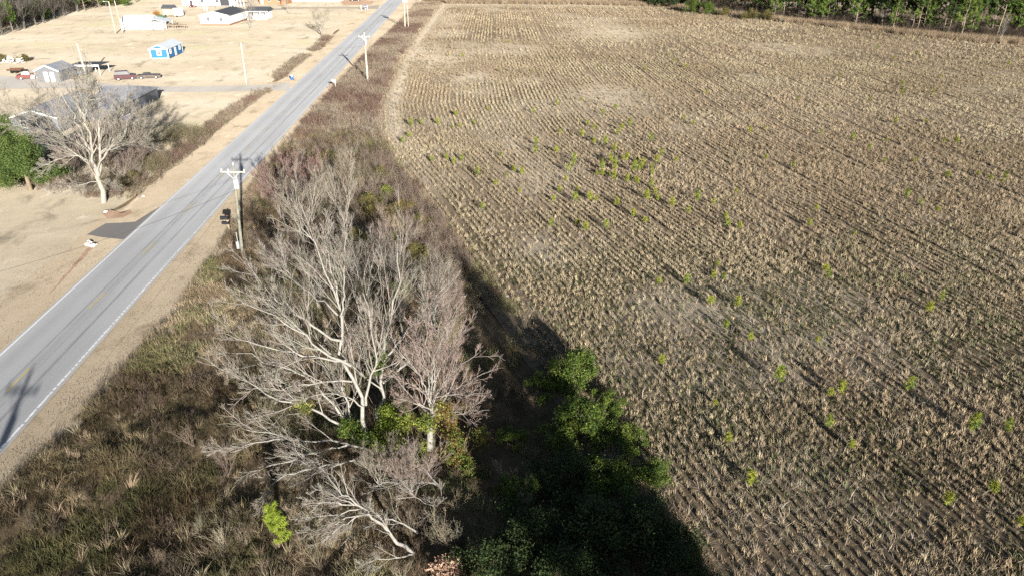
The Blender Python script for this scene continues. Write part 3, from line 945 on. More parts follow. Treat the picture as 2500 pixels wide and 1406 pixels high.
def path(pts, Y0, Y1):
    n = len(pts)
    return [W(px, py, Y0 + (Y1 - Y0) * (k / (n - 1)) ** 1.3) for k, (px, py) in enumerate(pts)]

def big_levels(k1=9, k2=7, k3=6, k4=0, lf1=.36, up=.08, tw=1.0):
    k1 = int(k1 * 1.25); k2 += 1; lf1 *= 1.12
    lv = [dict(k=k1, ang=(22, 50), lf=lf1, n=7, wig=.07, up=up, tmin=.22, part='branches', s=5, c=1, rtip=.011),
          dict(k=k2, ang=(20, 46), lf=.5, n=6, wig=.08, up=up, tmin=.15, part='branches', s=3, c=1, rtip=.009),
          dict(k=k3, ang=(18, 45), lf=.55, n=5, wig=.09, up=up, tmin=.12, part='twigs', s=3, c=2, rtip=.0075 * tw)]
    if k4: lv.append(dict(k=k4, ang=(20, 55), lf=.5, n=4, wig=.15, up=up, tmin=.15, part='twigs', s=3, c=2, rtip=.004))
    return lv

def authored_tree(name, stems, radii, levels, seed, cols, label):
    base = np.array(stems[0][0], float)
    moved = [[np.asarray(q) - base for q in st_] for st_ in stems]
    return place_tree(name, bare_tree_meshes(moved, radii, levels, seed, cols, name), tuple(base), 0, 1.0, label, 'tree')

# the big pale tree in the middle, limbs measured one by one
Yc = 38.0
st = [
    ([(905, 1105), (890, 1040), (887, 1000), (893, 964), (866, 928), (857, 892), (845, 862), (836, 820), (831, 778), (825, 730), (815, 690), (795, 640), (765, 590), (735, 556)], 38, 40.5, .21, .03),
    ([(893, 988), (902, 928), (932, 886), (917, 862), (905, 820), (902, 766), (885, 715)], 38, 36.8, .12, .02),
    ([(922, 1095), (926, 985), (932, 940), (944, 868), (944, 790), (962, 736), (980, 690), (985, 640), (972, 575)], 39, 42, .18, .025),
    ([(935, 934), (968, 904), (995, 886), (1042, 850), (1080, 815)], 39, 41, .10, .02),
    ([(940, 874), (980, 826), (1010, 790), (1060, 730), (1095, 690)], 39.5, 43.5, .10, .02),
    ([(857, 892), (830, 877), (788, 856), (755, 832), (710, 796), (680, 772), (635, 754), (590, 738)], 38.3, 35.5, .11, .018),
    ([(836, 832), (800, 817), (758, 793), (722, 769), (692, 742), (668, 718), (640, 690), (600, 655)], 38.6, 41.5, .11, .018),
    ([(824, 769), (794, 742), (770, 724), (740, 700), (690, 655), (650, 618)], 39, 44, .085, .018),
    ([(860, 931), (800, 931), (734, 934), (686, 952), (644, 940), (600, 950)], 38, 35, .075, .016),
    ([(845, 880), (800, 880), (752, 868), (710, 862), (650, 847), (590, 829), (555, 815)], 38.3, 37.3, .095, .016),
    ([(887, 994), (860, 970), (830, 961), (782, 958), (740, 975)], 38, 36.2, .07, .015),
    ([(831, 772), (836, 736), (839, 700), (838, 640), (850, 570)], 39, 37.6, .08, .016),
    ([(826, 735), (820, 690), (800, 630), (790, 570), (800, 530)], 39.3, 41.5, .075, .016),
    ([(870, 1085), (845, 1022), (797, 1012), (740, 998), (692, 988), (674, 976), (638, 943), (590, 922), (560, 905)], 38, 36.4, .13, .018),
    ([(880, 1100), (858, 1045), (848, 994), (830, 934), (812, 905), (794, 880), (760, 850), (730, 800)], 38.4, 41, .12, .02),
    ([(862, 1060), (824, 994), (794, 961), (758, 925), (710, 895), (662, 886), (620, 870), (575, 862)], 38.2, 39, .12, .018),
]
authored_tree('pale_bare_tree', [path(p, a, b) for p, a, b, _, _ in st], [(r0, r1) for _, _, _, r0, r1 in st],
              big_levels(9, 7, 6, 0, .34, .07), 301, PALE, 'tall pale bare tree with many forking limbs in the middle of the thicket')

# reddish fan shaped tree to its right
st = [([(1049, 1095), (1050, 1060), (1052, 1030), (1049, 970), (1047, 900), (1043, 830), (1035, 775)], 37.3, 37.9, .29, .015)]
for (x1, y1), dy in (((1195, 905), .5), ((1175, 855), -1), ((1140, 800), 1.5), ((1110, 775), -.5), ((1080, 760), 1), ((1005, 790), .8), ((970, 850), -.8), ((950, 915), .5), ((1180, 960), -1.2), ((960, 970), -1.6), ((1195, 1000), -1.8), ((1120, 830), 2.8), ((1010, 830), 2.6), ((1075, 810), -2.5)):
    y0 = random.uniform(955, 1015)
    st.append(([(1051, y0), (1051 + (x1 - 1051) * .22, y0 + (y1 - y0) * .38), (1051 + (x1 - 1051) * .6, y0 + (y1 - y0) * .74), (x1, y1)], 37.4, 37.4 + dy, .055, .012))
authored_tree('red_twigged_tree', [path(p, a, b) for p, a, b, _, _ in st], [(r0, r1) for _, _, _, r0, r1 in st],
              big_levels(9, 6, 5, 0, .33, .06), 302, REDT, 'bare tree with fan of reddish twigs above a short pale trunk')

# leaning and fallen trees low in front: limbs as (picture place, height above the ground at both ends)
def pathz(pts, z0, z1):
    n = len(pts)
    return [G(px, py, z0 + (z1 - z0) * (k / (n - 1)) ** .8) for k, (px, py) in enumerate(pts)]
def leaning(name, paths, seed, label, cols=PALE, lv=None):
    authored_tree(name, [pathz(p, a, b) for p, a, b, _, _ in paths], [(r0, r1) for _, _, _, r0, r1 in paths],
                  lv or big_levels(8, 6, 5, 0, .36, .03), seed, cols, label)
leaning('leaning_bare_tree', [
    ([(915, 1108), (870, 1083), (800, 1077), (740, 1070), (690, 1068), (640, 1058), (590, 1045)], 0, 2.6, .11, .02),
    ([(700, 1069), (650, 1075), (600, 1085), (560, 1092), (520, 1100)], 2.0, 2.4, .05, .014)],
    311, 'white barked tree leaning left just above the brush grass')
leaning('fallen_bare_tree', [
    ([(940, 1140), (880, 1127), (830, 1128), (790, 1140), (762, 1143), (735, 1118), (700, 1100)], 0, 2.2, .10, .018),
    ([(762, 1143), (720, 1150), (685, 1165), (650, 1190), (640, 1230)], 1.6, 1.3, .06, .014),
    ([(850, 1085), (800, 1090), (760, 1112), (720, 1125), (660, 1135), (610, 1150)], 1.2, 1.8, .065, .014)],
    312, 'fallen pale tree with curled branches below the leaning tree')
leaning('broken_bare_tree', [
    ([(1010, 1352), (960, 1310), (920, 1272), (890, 1240), (870, 1230), (830, 1205), (800, 1165)], 0, 3.6, .15, .02),
    ([(872, 1232), (820, 1228), (780, 1225), (740, 1228)], 2.3, 2.8, .055, .012),
    ([(880, 1240), (830, 1252), (785, 1258), (735, 1265)], 2.2, 2.2, .055, .012),
    ([(890, 1250), (840, 1280), (800, 1310), (770, 1330)], 2.1, 1.3, .055, .012),
    ([(900, 1255), (850, 1262), (800, 1285), (750, 1300)], 2.1, 1.8, .05, .012),
    ([(885, 1238), (850, 1225), (800, 1200), (770, 1195)], 2.2, 3.3, .05, .012),
    ([(1010, 1352), (960, 1362), (920, 1362), (885, 1378)], .05, 1.4, .06, .013),
    ([(1020, 1300), (970, 1270), (930, 1268), (905, 1240), (895, 1225)], 0, 2.8, .08, .015)],
    313, 'broken bare tree spreading white twigs at the bottom of the thicket', PALE, big_levels(9, 6, 4, 0, .34, .01))
leaning('low_bare_tree', [
    ([(1090, 1195), (1050, 1174), (990, 1175), (940, 1178), (900, 1185)], 0, 1.7, .08, .015),
    ([(1085, 1200), (1040, 1150), (1000, 1110), (965, 1095)], 0, 2.6, .07, .014),
    ([(1090, 1200), (1060, 1240), (1030, 1225), (1000, 1200)], 0, 1.9, .06, .012)],
    314, 'low crooked bare tree below the red twigged tree', PALE)

# upright bare trees further back in the thicket: three grown forms, copied and turned
def grown_form(seed, nst, hgt, spread, cols, r0=.11, lv=None):
    r = np.random.default_rng(seed)
    stems = []; rad = []
    for k in range(nst):
        a = 6.283 * k / nst + r.uniform(-.5, .5); s = spread * r.uniform(.35, 1.0) if nst > 1 else spread * .2
        hh = hgt * r.uniform(.75, 1.0)
        d = np.array([math.cos(a), math.sin(a), 0]) * s
        stems.append([d * .03, d * .18 + [0, 0, hh * .28], d * .5 + [0, 0, hh * .6] + r.normal(0, .2, 3), d * .95 + [0, 0, hh]])
        rad.append((r0 * r.uniform(.7, 1.1), r0 * .35, .014))
    return bare_tree_meshes(stems, rad, lv or big_levels(9, 6, 5, 0, .38, .09), seed, cols, 'bare_form')
FORM_A = grown_form(401, 5, 8.5, 3.4, GREYT, .14)
FORM_B = grown_form(402, 3, 10.0, 2.2, PALE, .12)
FORM_C = grown_form(403, 7, 6.5, 3.4, ((.22, .195, .17), (.22, .185, .16), (.215, .165, .14)), .07)
FORM_R = grown_form(407, 7, 6.5, 3.4, ((.22, .19, .17), (.225, .17, .15), (.23, .14, .125)), .08)
FORM_D = grown_form(404, 1, 11.0, 1.0, PALE, .15, big_levels(16, 7, 5, 0, .3, .1))
G_T = 'bare trees in the thicket'
for form, px, py, sc, rz, label in (
    (FORM_A, 745, 600, 1.05, .3, 'wide grey bare tree with many stems beside the near power pole'),
    (FORM_R, 690, 540, 1.05, 1.2, 'pinkish bare shrub tree closest to the road beyond the near pole'),
    (FORM_A, 845, 560, .95, 2.1, 'grey many stemmed bare tree at the far side of the thicket'),
    (FORM_R, 760, 500, .95, 4.0, 'reddish bare shrub tree at the far tip of the thicket'),
    (FORM_B, 885, 800, .95, .8, 'slim pale bare tree directly behind the tall middle tree'),
    (FORM_D, 985, 830, .85, 2.6, 'straight pale bare tree behind the middle tree towards the field'),
    (FORM_B, 1060, 800, .72, 3.7, 'thin pale bare tree nearest the field edge of the thicket'),
    (FORM_C, 1090, 800, .75, 5.0, 'brown bare shrub tree beside the dark shadow at the field edge'),
    (FORM_A, 780, 760, .8, 5.5, 'grey bare tree between the near pole and the tall middle tree'),
    (FORM_C, 960, 690, 1.0, 2.2, 'brown bare shrub tree in the centre of the thicket'),
    (FORM_D, 860, 690, .72, 4.4, 'slender bare tree in the middle rear of the thicket'),
    (FORM_C, 690, 690, .75, 3.1, 'low grey bare shrub tree in the brush right of the pole foot'),
    (FORM_C, 1010, 1220, .6, .6, 'small bare shrub tree below the low crooked tree'),
    (FORM_A, 930, 1190, .42, 1.6, 'small bare sapling clump between the two lowest trees'),
):
    q = G(px, py); q[2] = h(q[0], q[1]) - .05
    place_tree('bare_tree', form, q, rz, sc, label, 'tree', G_T)

# big pale tree in the yard left of the road
st = [
    ([(253, 496), (246, 465), (239, 433), (228, 398), (214, 358), (200, 322), (182, 290), (160, 262), (148, 228)], 84.5, 86, .42, .05),
    ([(239, 433), (226, 385), (216, 345), (206, 300), (190, 255), (182, 215), (180, 192)], 84.6, 83, .26, .04),
    ([(240, 430), (243, 390), (247, 345), (240, 305), (252, 268), (238, 235), (232, 196)], 84.6, 87, .24, .04),
    ([(241, 425), (246, 385), (286, 354), (309, 322), (318, 285)], 84.6, 83.5, .17, .03),
    ([(286, 354), (320, 348), (345, 345), (365, 350)], 84, 82, .08, .02),
    ([(230, 402), (198, 379), (165, 379), (130, 394), (105, 405)], 84.5, 82.5, .15, .025),
    ([(222, 380), (190, 345), (150, 325), (110, 320), (70, 322)], 84.6, 86, .13, .022),
    ([(212, 350), (180, 310), (130, 280), (80, 270), (40, 265)], 85, 88, .12, .02),
    ([(245, 340), (275, 310), (300, 270), (312, 235)], 85.2, 88, .12, .02),
    ([(244, 380), (280, 340), (320, 305), (350, 280)], 84.8, 87, .12, .02),
    ([(205, 300), (210, 260), (222, 225), (215, 190)], 83.5, 82, .09, .018),
    ([(240, 445), (205, 448), (165, 460), (135, 468)], 84.4, 82, .07, .015),
    ([(242, 440), (265, 450), (285, 462)], 84.4, 82.5, .06, .015),
]
authored_tree('yard_tree', [path(p, a, b) for p, a, b, _, _ in st], [(r0, r1) for _, _, _, r0, r1 in st],
           big_levels(11, 7, 9, 0, .42, .06, 1.5), 320, YARD, 'huge pale bare yard tree left of the road beside the green evergreen')
for form, px, py, sc, rz, label in (
    (FORM_B, 15, 335, .95, .4, 'bare tree at the left edge behind the evergreen'),
    (FORM_A, 70, 345, .75, 1.4, 'bare tree in front of the grey roofed house gable'),
    (FORM_C, 180, 440, .75, 2.4, 'low bare shrub between the evergreen and the yard tree trunk'),
    (FORM_C, 300, 450, .85, .9, 'grey bare shrub right of the yard tree trunk'),
    (FORM_C, 340, 425, .75, 3.9, 'olive brown bare shrub nearest the road beyond the yard tree'),
):
    q = G(px, py); q[2] = h(q[0], q[1]) - .05
    place_tree('bare_tree', form, q, rz, sc, label, 'tree', 'bare trees around the yard')
# far yard trees
for form, px, py, sc, rz, label in (
    (FORM_A, 786, 88, 1.05, .4, 'rounded bare tree alone on the lawn near the far road'),
    (FORM_B, 612, 71, 1.0, 1.4, 'bare tree in front of the large white house'),
    (FORM_D, 704, 33, 1.3, 2.4, 'dark trunked bare tree on the lawn beyond the white house'),
):
    q = G(px, py)
    place_tree('bare_tree', form, q, rz, sc, label, 'tree', 'bare trees on the far lawn')

# ------------------------------------------------------------------ leafy bushes and vines
GREEN = [(.055, .095, .016), (.085, .13, .02), (.125, .16, .028), (.035, .065, .014)]
DKGREEN = [(.02, .034, .011), (.03, .05, .014), (.042, .062, .018)]  # shadow depth over the lower bushes is put into these leaf tones
YELGREEN = [(.17, .20, .03), (.12, .16, .025), (.22, .22, .04)]
ORANGE = [(.19, .125, .035), (.20, .11, .045), (.12, .12, .025), (.22, .16, .045)]
OLIVE = [(.12, .11, .035), (.16, .13, .045), (.09, .09, .03)]

def bush_form(seed, w, hgt, cols, n, size, lobes=7, clump=6, stems=10, colw=None, top=False):
    r = np.random.default_rng(seed)
    bl = []
    for k in range(lobes * 3):
        a = r.uniform(0, 6.28); d = w * r.uniform(0, .85); s = w * r.uniform(.10, .34)
        zc = hgt * r.uniform(.25, .9) * (1 - .4 * d / w)
        bl.append((math.cos(a) * d, math.sin(a) * d, zc, s, s * r.uniform(.7, 1.3), hgt * r.uniform(.08, .26)))
    f = foliage_mesh('bush_foliage', bl, n, size, cols, seed + 1, .6, .45, clump, colw)
    s_ = stems_mesh('bush_stems', stems, hgt * .95, .6 * w / hgt, .035, (.14, .11, .08), seed + 2, 3)
    return {'stems': s_, 'foliage': f}

BUSH_G1 = bush_form(501, 2.4, 3.0, GREEN, 9000, .075)
BUSH_G2 = bush_form(502, 2.8, 2.4, GREEN + YELGREEN[:1], 9000, .08, 8)
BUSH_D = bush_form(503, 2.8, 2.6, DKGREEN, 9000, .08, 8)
BUSH_O = bush_form(504, 1.8, 2.2, ORANGE + OLIVE, 5000, .08, 6)
BUSH_OL = bush_form(505, 2.0, 2.2, OLIVE, 4500, .075, 6)
BUSH_Y = bush_form(506, 1.4, 2.2, YELGREEN + GREEN[1:3], 5000, .075, 6)
BUSH_P = bush_form(507, 1.0, 1.5, [(.35, .23, .16), (.42, .29, .21), (.28, .17, .12)], 1600, .09, 5)
G_B = 'green vine covered bushes beside the field'
for form, px, py, sc, rz, label, grp in (
    (BUSH_G1, 1395, 945, 1.05, .3, 'bright green bush standing highest at the field edge', G_B),
    (BUSH_G2, 1335, 955, .62, 1.1, 'dark green low bush left of the highest green bush', G_B),
    (BUSH_G1, 1440, 1060, 1.0, 2.0, 'broad sunlit green bush in the middle of the green patch', G_B),
    (BUSH_G2, 1385, 1075, .75, 2.9, 'green bush on the shaded left of the middle green bush', G_B),
    (BUSH_G2, 1525, 1085, .62, 3.6, 'light green bush leaning out over the field stubble', G_B),
    (BUSH_G2, 1480, 1000, .55, .2, 'yellowish green bush behind the middle green bush', G_B),
    (BUSH_G1, 1595, 1170, .62, 4.1, 'small bright green bush nearest the field on the right', G_B),
    (BUSH_G2, 1500, 1180, .85, 5.1, 'half shaded green bush left of the small field edge bush', G_B),
    (BUSH_G1, 1255, 1220, .72, 5.9, 'tall vine draped bush standing in the shadow gap', G_B),
    (BUSH_G2, 1248, 1080, .42, 1.7, 'small green bush just beyond the vine draped bush', G_B),
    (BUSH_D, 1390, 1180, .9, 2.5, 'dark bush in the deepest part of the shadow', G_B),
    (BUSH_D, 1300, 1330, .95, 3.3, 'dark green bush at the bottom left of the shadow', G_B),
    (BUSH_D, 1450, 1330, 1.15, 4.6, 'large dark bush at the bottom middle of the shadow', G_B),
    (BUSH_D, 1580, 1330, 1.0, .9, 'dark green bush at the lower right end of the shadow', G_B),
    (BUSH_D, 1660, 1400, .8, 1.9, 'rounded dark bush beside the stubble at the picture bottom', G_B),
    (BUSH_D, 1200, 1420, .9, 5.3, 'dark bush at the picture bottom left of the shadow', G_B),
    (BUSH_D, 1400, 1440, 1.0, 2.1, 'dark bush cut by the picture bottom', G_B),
    (BUSH_Y, 945, 490, .95, .4, 'bright green bush at the far field corner of the thicket', 'small bushes of the thicket'),
    (BUSH_O, 978, 530, .95, 1.4, 'orange brown bush at the far field corner of the thicket', 'small bushes of the thicket'),
    (BUSH_OL, 1025, 560, .8, 2.4, 'yellow olive bush nearest the stubble by the orange bush', 'small bushes of the thicket'),
    (BUSH_OL, 930, 440, .9, 3.4, 'olive bush beyond the bright green bush', 'small bushes of the thicket'),
    (BUSH_OL, 870, 610, 1.15, .7, 'olive leafed bush under the rear bare trees', 'small bushes of the thicket'),
    (BUSH_OL, 1000, 640, 1.1, 1.9, 'olive bush beside the field in the rear thicket', 'small bushes of the thicket'),
    (BUSH_OL, 900, 520, 1.1, 2.7, 'olive bush left of the orange brown bush', 'small bushes of the thicket'),
    (BUSH_Y, 955, 600, .8, 5.1, 'yellow green bush below the orange brown bush', 'small bushes of the thicket'),
    (BUSH_OL, 760, 450, 1.0, 3.9, 'dark olive bush at the road side of the far thicket', 'small bushes of the thicket'),
    (BUSH_Y, 975, 720, .7, 1.3, 'small green bush deep among the bare trees', 'small bushes of the thicket'),
    (BUSH_O, 1130, 1010, .6, 2.2, 'small orange bush right of the red twigged tree', 'small bushes of the thicket'),
    (BUSH_OL, 800, 400, .9, 4.4, 'olive bush at the far end of the thicket', 'small bushes of the thicket'),
    (BUSH_P, 1085, 1415, .95, .4, 'bush of dry pinkish brown leaves at the picture bottom', 'small bushes of the thicket'),
    (BUSH_OL, 350, 400, .85, .4, 'yellow olive bush right of the yard tree', 'small bushes of the yard'),
    (BUSH_OL, 322, 440, .6, 1.6, 'small olive bush beside the yard tree trunk', 'small bushes of the yard'),
):
    q = G(px, py); q[2] = h(q[0], q[1]) - .03
    place_tree('leafy_bush', form, q, rz, sc, label, 'bush', grp)

def vine(name, px, py, Y, rx, rz_, cols, n, seed, label, ry=None, low=None):
    """leaves climbing a trunk: hangs between two heights at this spot"""
    c = W(px, py, Y)
    z0 = max(.4, c[2] - rz_)
    r = np.random.default_rng(seed)
    bl = [(r.normal(0, rx * .45), r.normal(0, rx * .45), r.uniform(.15, 1) * 2 * rz_, rx * r.uniform(.4, .7), rx * r.uniform(.4, .7), rz_ * r.uniform(.25, .5)) for _ in range(6)]
    e = empty(name, (c[0], c[1], c[2] - rz_), 0, label, 'vine', 'vines climbing the bare trees')
    obj('foliage', foliage_mesh('vine_leaves', bl, n, .07, cols, seed, .65, .35, 5), M_LEAF, e)
    zz = c[2] - rz_
    s_ = stems_mesh('vine_stems', 6, rz_ * 2 + zz, .25, .02, (.16, .12, .085), seed + 1, 2)
    obj('stems', s_, M_BARK, e, loc=(0, 0, -zz))
    return e
vine('climbing_vine', 935, 1030, 38.3, 1.35, 2.0, [(.14, .18, .025), (.18, .22, .03), (.09, .13, .02)], 4200, 601, 'bright green vine round the right trunk of the tall middle tree')
vine('climbing_vine', 845, 1060, 37.6, 1.2, 1.3, GREEN, 2600, 602, 'dark green vine at the left foot of the tall middle tree')
vine('climbing_vine', 925, 890, 38.9, .6, 1.0, GREEN, 700, 603, 'thin green vine high in the tall middle tree')
vine('climbing_vine', 1012, 1075, 36.7, 1.2, 1.9, YELGREEN + [(.10, .14, .03)], 4200, 604, 'yellow green vine left of the red twigged tree trunk')
vine('climbing_vine', 1085, 1040, 37.0, 1.0, 1.5, ORANGE[:2] + YELGREEN[:1] + [(.14, .12, .03)], 1600, 605, 'orange and yellow vine right of the red twigged tree trunk')
vine('climbing_vine', 1125, 1100, 36.2, 1.4, 1.9, ORANGE + GREEN, 4600, 606, 'orange tinged green vine column beside the shadow')
vine('climbing_vine', 1150, 1185, 35.0, 1.3, 1.5, GREEN + OLIVE, 3200, 607, 'olive green vine column below the orange tinged one')
vine('climbing_vine', 1040, 1135, 36.4, .9, .9, YELGREEN, 1300, 608, 'small yellow vine clump at the red twigged tree foot')
vine('climbing_vine', 740, 990, 37.4, .9, .6, YELGREEN + OLIVE, 700, 609, 'small yellow green vine clump left of the tall middle tree')

# dense evergreen left of the yard tree
def evergreen(seed, w, hgt, n, size, cols):
    r = np.random.default_rng(seed)
    bl = []
    for k in range(26):
        t = r.random(); a = r.uniform(0, 6.28); d = w * (1 - .62 * t) * r.uniform(.3, .95)
        s = w * (.34 - .16 * t)
        bl.append((math.cos(a) * d, math.sin(a) * d, .12 * hgt + t * hgt * .8, s, s, hgt * .11))
    m = {'foliage': foliage_mesh('evergreen_foliage', bl, n, size, cols, seed, .45, .4, 8)}
    g = [(np.array([[[0, 0, 0], [0, 0, hgt * .4], [.1, 0, hgt * .9]]]), np.array([[.3, .2, .05]]), 7, (.2, .16, .11))]
    v, f, c = tubes(g)
    m['trunk'] = mesh_np('evergreen_trunk', v, f, c, True)
    return m
EVER = evergreen(701, 4.6, 8.2, 24000, .115, [(.07, .115, .026), (.10, .145, .036), (.045, .08, .02), (.13, .165, .045)])
for px, py, sc, rz, label in ((75, 465, 1.0, .2, 'dense bright green evergreen left of the yard tree'),
                              (-15, 470, .98, 1.9, 'dense green evergreen cut by the left picture edge'),
                              (25, 430, 1.08, 3.3, 'tall green evergreen behind the two front evergreens')):
    q = G(px, py)
    place_tree('evergreen_tree', EVER, q, rz, sc, label, 'evergreen', 'evergreens beside the yard tree')
# evergreens standing just outside the lower right picture edge; they throw the long shadow over the green bushes
SHADE = evergreen(702, 5.4, 13.5, 16000, .2, DKGREEN)
for x, y, sc, rz in ((15.2, 8.0, (.75, .75, 1.24), .3), (12.2, 7.5, (.6, .6, 1.0), 1.2), (9.3, 8.5, (.6, .6, .8), 2.2), (18.5, -6.0, (.7, .7, 1.02), 3.6), (16.4, 6.5, (.5, .5, .7), 4.4), (6.3, 9.0, (.5, .5, .5), 5.2)):
    place_tree('shade_evergreen', SHADE, (x, y, 0), rz, sc, 'tall dark evergreen just below the picture whose shadow covers the bushes', 'evergreen', 'evergreens below the picture')

# ------------------------------------------------------------------ pines
def needle_puffs(C, size, n_each, r, cols, wid=.018):
    n = len(C) * n_each
    P = np.repeat(C, n_each, 0)
    d = unit(r.normal(0, 1, (n, 3)) + np.array([0, 0, .35]))
    s = unit(np.cross(d, r.normal(0, 1, (n, 3)))) * wid
    L = (size * r.uniform(.6, 1.2, n))[:, None]
    V = np.stack([P - s, P + s, P + d * L], 1).reshape(-1, 3)
    tint = np.repeat(1 + r.normal(0, .18, len(C)), n_each)
    cc = np.asarray(cols)[np.repeat(r.integers(0, len(cols), len(C)), n_each)] * tint[:, None]
    return V, np.arange(n * 3).reshape(-1, 3), np.repeat(np.clip(cc, .004, .6), 3, 0)

def sapling_form(seed, hgt, cols):
    r = np.random.default_rng(seed)
    nst = 5
    P = np.zeros((1, 6, 3)); P[0, :, 2] = np.linspace(0, hgt * .85, 6); P[0, :, :2] += r.normal(0, .02, (6, 2))
    Rr = np.linspace(.02, .006, 6)[None]
    C = grow(P, Rr, np.array([hgt]), 14, (35, 65), .34, 4, r, .08, .16, .15)
    v, f, c = tubes([(P, Rr, 5, (.16, .11, .07)), (C[0], C[1], 3, (.15, .12, .06))])
    tips = np.concatenate([C[0][:, 2], C[0][:, 3], P[0, 3:]])
    V, F, cc = needle_puffs(tips, .17, 26, r, cols, .013)
    return {'stem': mesh_np('sapling_stem', v, f, c), 'needles': mesh_np('sapling_needles', V, F, cc)}
SAPC = [(.22, .245, .035), (.17, .21, .03), (.27, .26, .05)]
SAPS = [sapling_form(801, 1.0, SAPC), sapling_form(802, .8, SAPC), sapling_form(803, 1.2, SAPC[:2] + [(.10, .15, .03)])]
spots = [(1435, 300), (1450, 345), (1478, 352), (1500, 365), (1530, 385), (1548, 418), (1570, 400), (1470, 425), (1500, 405), (1530, 440), (1555, 445), (1590, 410), (1605, 485), (1650, 390), (1590, 455), (1365, 465),
         (1352, 487), (1405, 490), (1455, 488), (1410, 460), (1310, 350), (1255, 415), (1268, 465), (1165, 425), (1090, 385), (1110, 395), (1030, 300), (1070, 300), (1000, 330), (985, 345), (1240, 100), (1300, 170), (1218, 168),
         (1545, 525), (1575, 540), (1480, 555), (1430, 560), (1410, 545), (1345, 550), (1740, 495), (1770, 530), (1775, 552), (1805, 555), (2085, 570), (1935, 405), (1975, 548), (1750, 645), (1765, 680), (1740, 675), (1735, 740), (1675, 690), (1608, 690),
         (2015, 660), (2020, 675), (1800, 745), (2265, 755), (2295, 730), (1995, 830), (1830, 825), (1770, 800), (2050, 955), (2025, 960), (1900, 930), (1615, 885), (1745, 985), (2455, 1050), (2075, 1090), (2420, 1200), (2370, 1050), (1775, 1075), (2485, 1275), (2020, 1040), (1830, 1180), (2310, 1225), (2215, 950),
         (1830, 320), (1865, 310), (2210, 480), (2335, 345), (2445, 440), (2450, 435), (1635, 130), (1675, 160), (2140, 115), (1950, 240), (1870, 385), (1670, 290), (1420, 330), (1450, 310), (1615, 375)]
rs = np.random.default_rng(77)
for k in range(60):
    px = rs.uniform(1000, 2480); py = rs.uniform(120, 520); spots.append((px, py))
for k in range(26):
    spots.append((rs.normal(1500, 70), rs.normal(410, 60)))
for k, (px, py) in enumerate(spots):
    q = G(px, py + 8)
    if q[0] < xF(q[1]) + 1 or q[1] > 300: continue
    s = rs.uniform(.7, 1.25)
    near = abs(px - 1500) < 190 and abs(py - 420) < 130
    where = ('in the loose cluster in mid field' if near else 'left of the sapling cluster towards the road' if px < 1310 else 'in the near stubble rows right of the bushes' if py > 700
             else 'in the far field towards the tree line' if py < 290 else 'in the stubble right of the sapling cluster' if px > 1690 else 'just nearer than the sapling cluster')
    place_tree('pine_sapling', SAPS[k % 3], (q[0], q[1], -.02), rs.uniform(0, 6.28), s * (1.4 if near else 1.2),
               'small yellow green pine sapling ' + where, 'sapling', 'pine saplings ' + where)
# the bright little pine in the near brush
NEARPINE = sapling_form(810, 2.6, [(.20, .26, .03), (.24, .30, .04), (.15, .20, .025)])
def near_pine_form():
    r = np.random.default_rng(811)
    hgt = 2.7
    P = np.zeros((1, 8, 3)); P[0, :, 2] = np.linspace(0, hgt * .92, 8); P[0, :, 0] = np.linspace(0, -.25, 8)
    Rr = np.linspace(.035, .01, 8)[None]
    C = grow(P, Rr, np.array([hgt]), 26, (40, 70), .3, 4, r, .08, .14, .12)
    v, f, c = tubes([(P, Rr, 6, (.16, .11, .07)), (C[0], C[1], 3, (.15, .12, .06))])
    tips = np.concatenate([C[0][:, 1], C[0][:, 2], C[0][:, 3], P[0, 5:]])
    V, F, cc = needle_puffs(tips, .24, 60, r, [(.20, .26, .03), (.25, .31, .045), (.15, .20, .025)], .014)
    return {'stem': mesh_np('pine_stem', v, f, c), 'needles': mesh_np('pine_needles', V, F, cc)}
q = G(690, 1330); q[2] = h(q[0], q[1])
place_tree('young_pine', near_pine_form(), q, 0, 1.0, 'bright yellow green young pine alone in the brush at the bottom', 'pine')

def pine_form(seed, hgt, low, cols, nb=34):
    r = np.random.default_rng(seed)
    P = np.zeros((1, 10, 3)); P[0, :, 2] = np.linspace(0, hgt, 10); P[0, 1:, :2] += np.cumsum(r.normal(0, .06, (9, 2)), 0)
    Rr = np.linspace(.16, .03, 10)[None]
    C = grow(P, Rr, np.array([hgt]), nb, (60, 85), .24, 5, r, .08, .10, low)
    D = grow(*C, 5, (25, 60), .45, 4, r, .1, .12, .3)
    dead = grow(P, Rr, np.array([hgt]), 12, (70, 95), .13, 4, r, .1, .0, .08, low)
    v, f, c = tubes([(P, Rr, 7, (.25, .20, .15)), (C[0], C[1], 4, (.2, .16, .12)), (dead[0], dead[1], 3, (.27, .23, .19))])
    tips = np.concatenate([C[0][:, 3], C[0][:, 4], D[0][:, 2], D[0][:, 3]])
    V, F, cc = needle_puffs(tips, .55, 20, r, cols, .05)
    return {'trunk': mesh_np('pine_trunk', v, f, c, True), 'needles': mesh_np('pine_needles', V, F, cc)}
PINEC = [(.09, .145, .028), (.125, .185, .035), (.06, .11, .025), (.15, .205, .045)]
PDK = [(.055, .10, .024), (.075, .125, .028), (.04, .08, .02)]
PINES = [pine_form(821, 15, .30, PINEC), pine_form(822, 16, .36, PDK), pine_form(823, 13, .18, PINEC), pine_form(824, 17, .42, PDK + PINEC[:1])]
rp = np.random.default_rng(83)
npine = 0
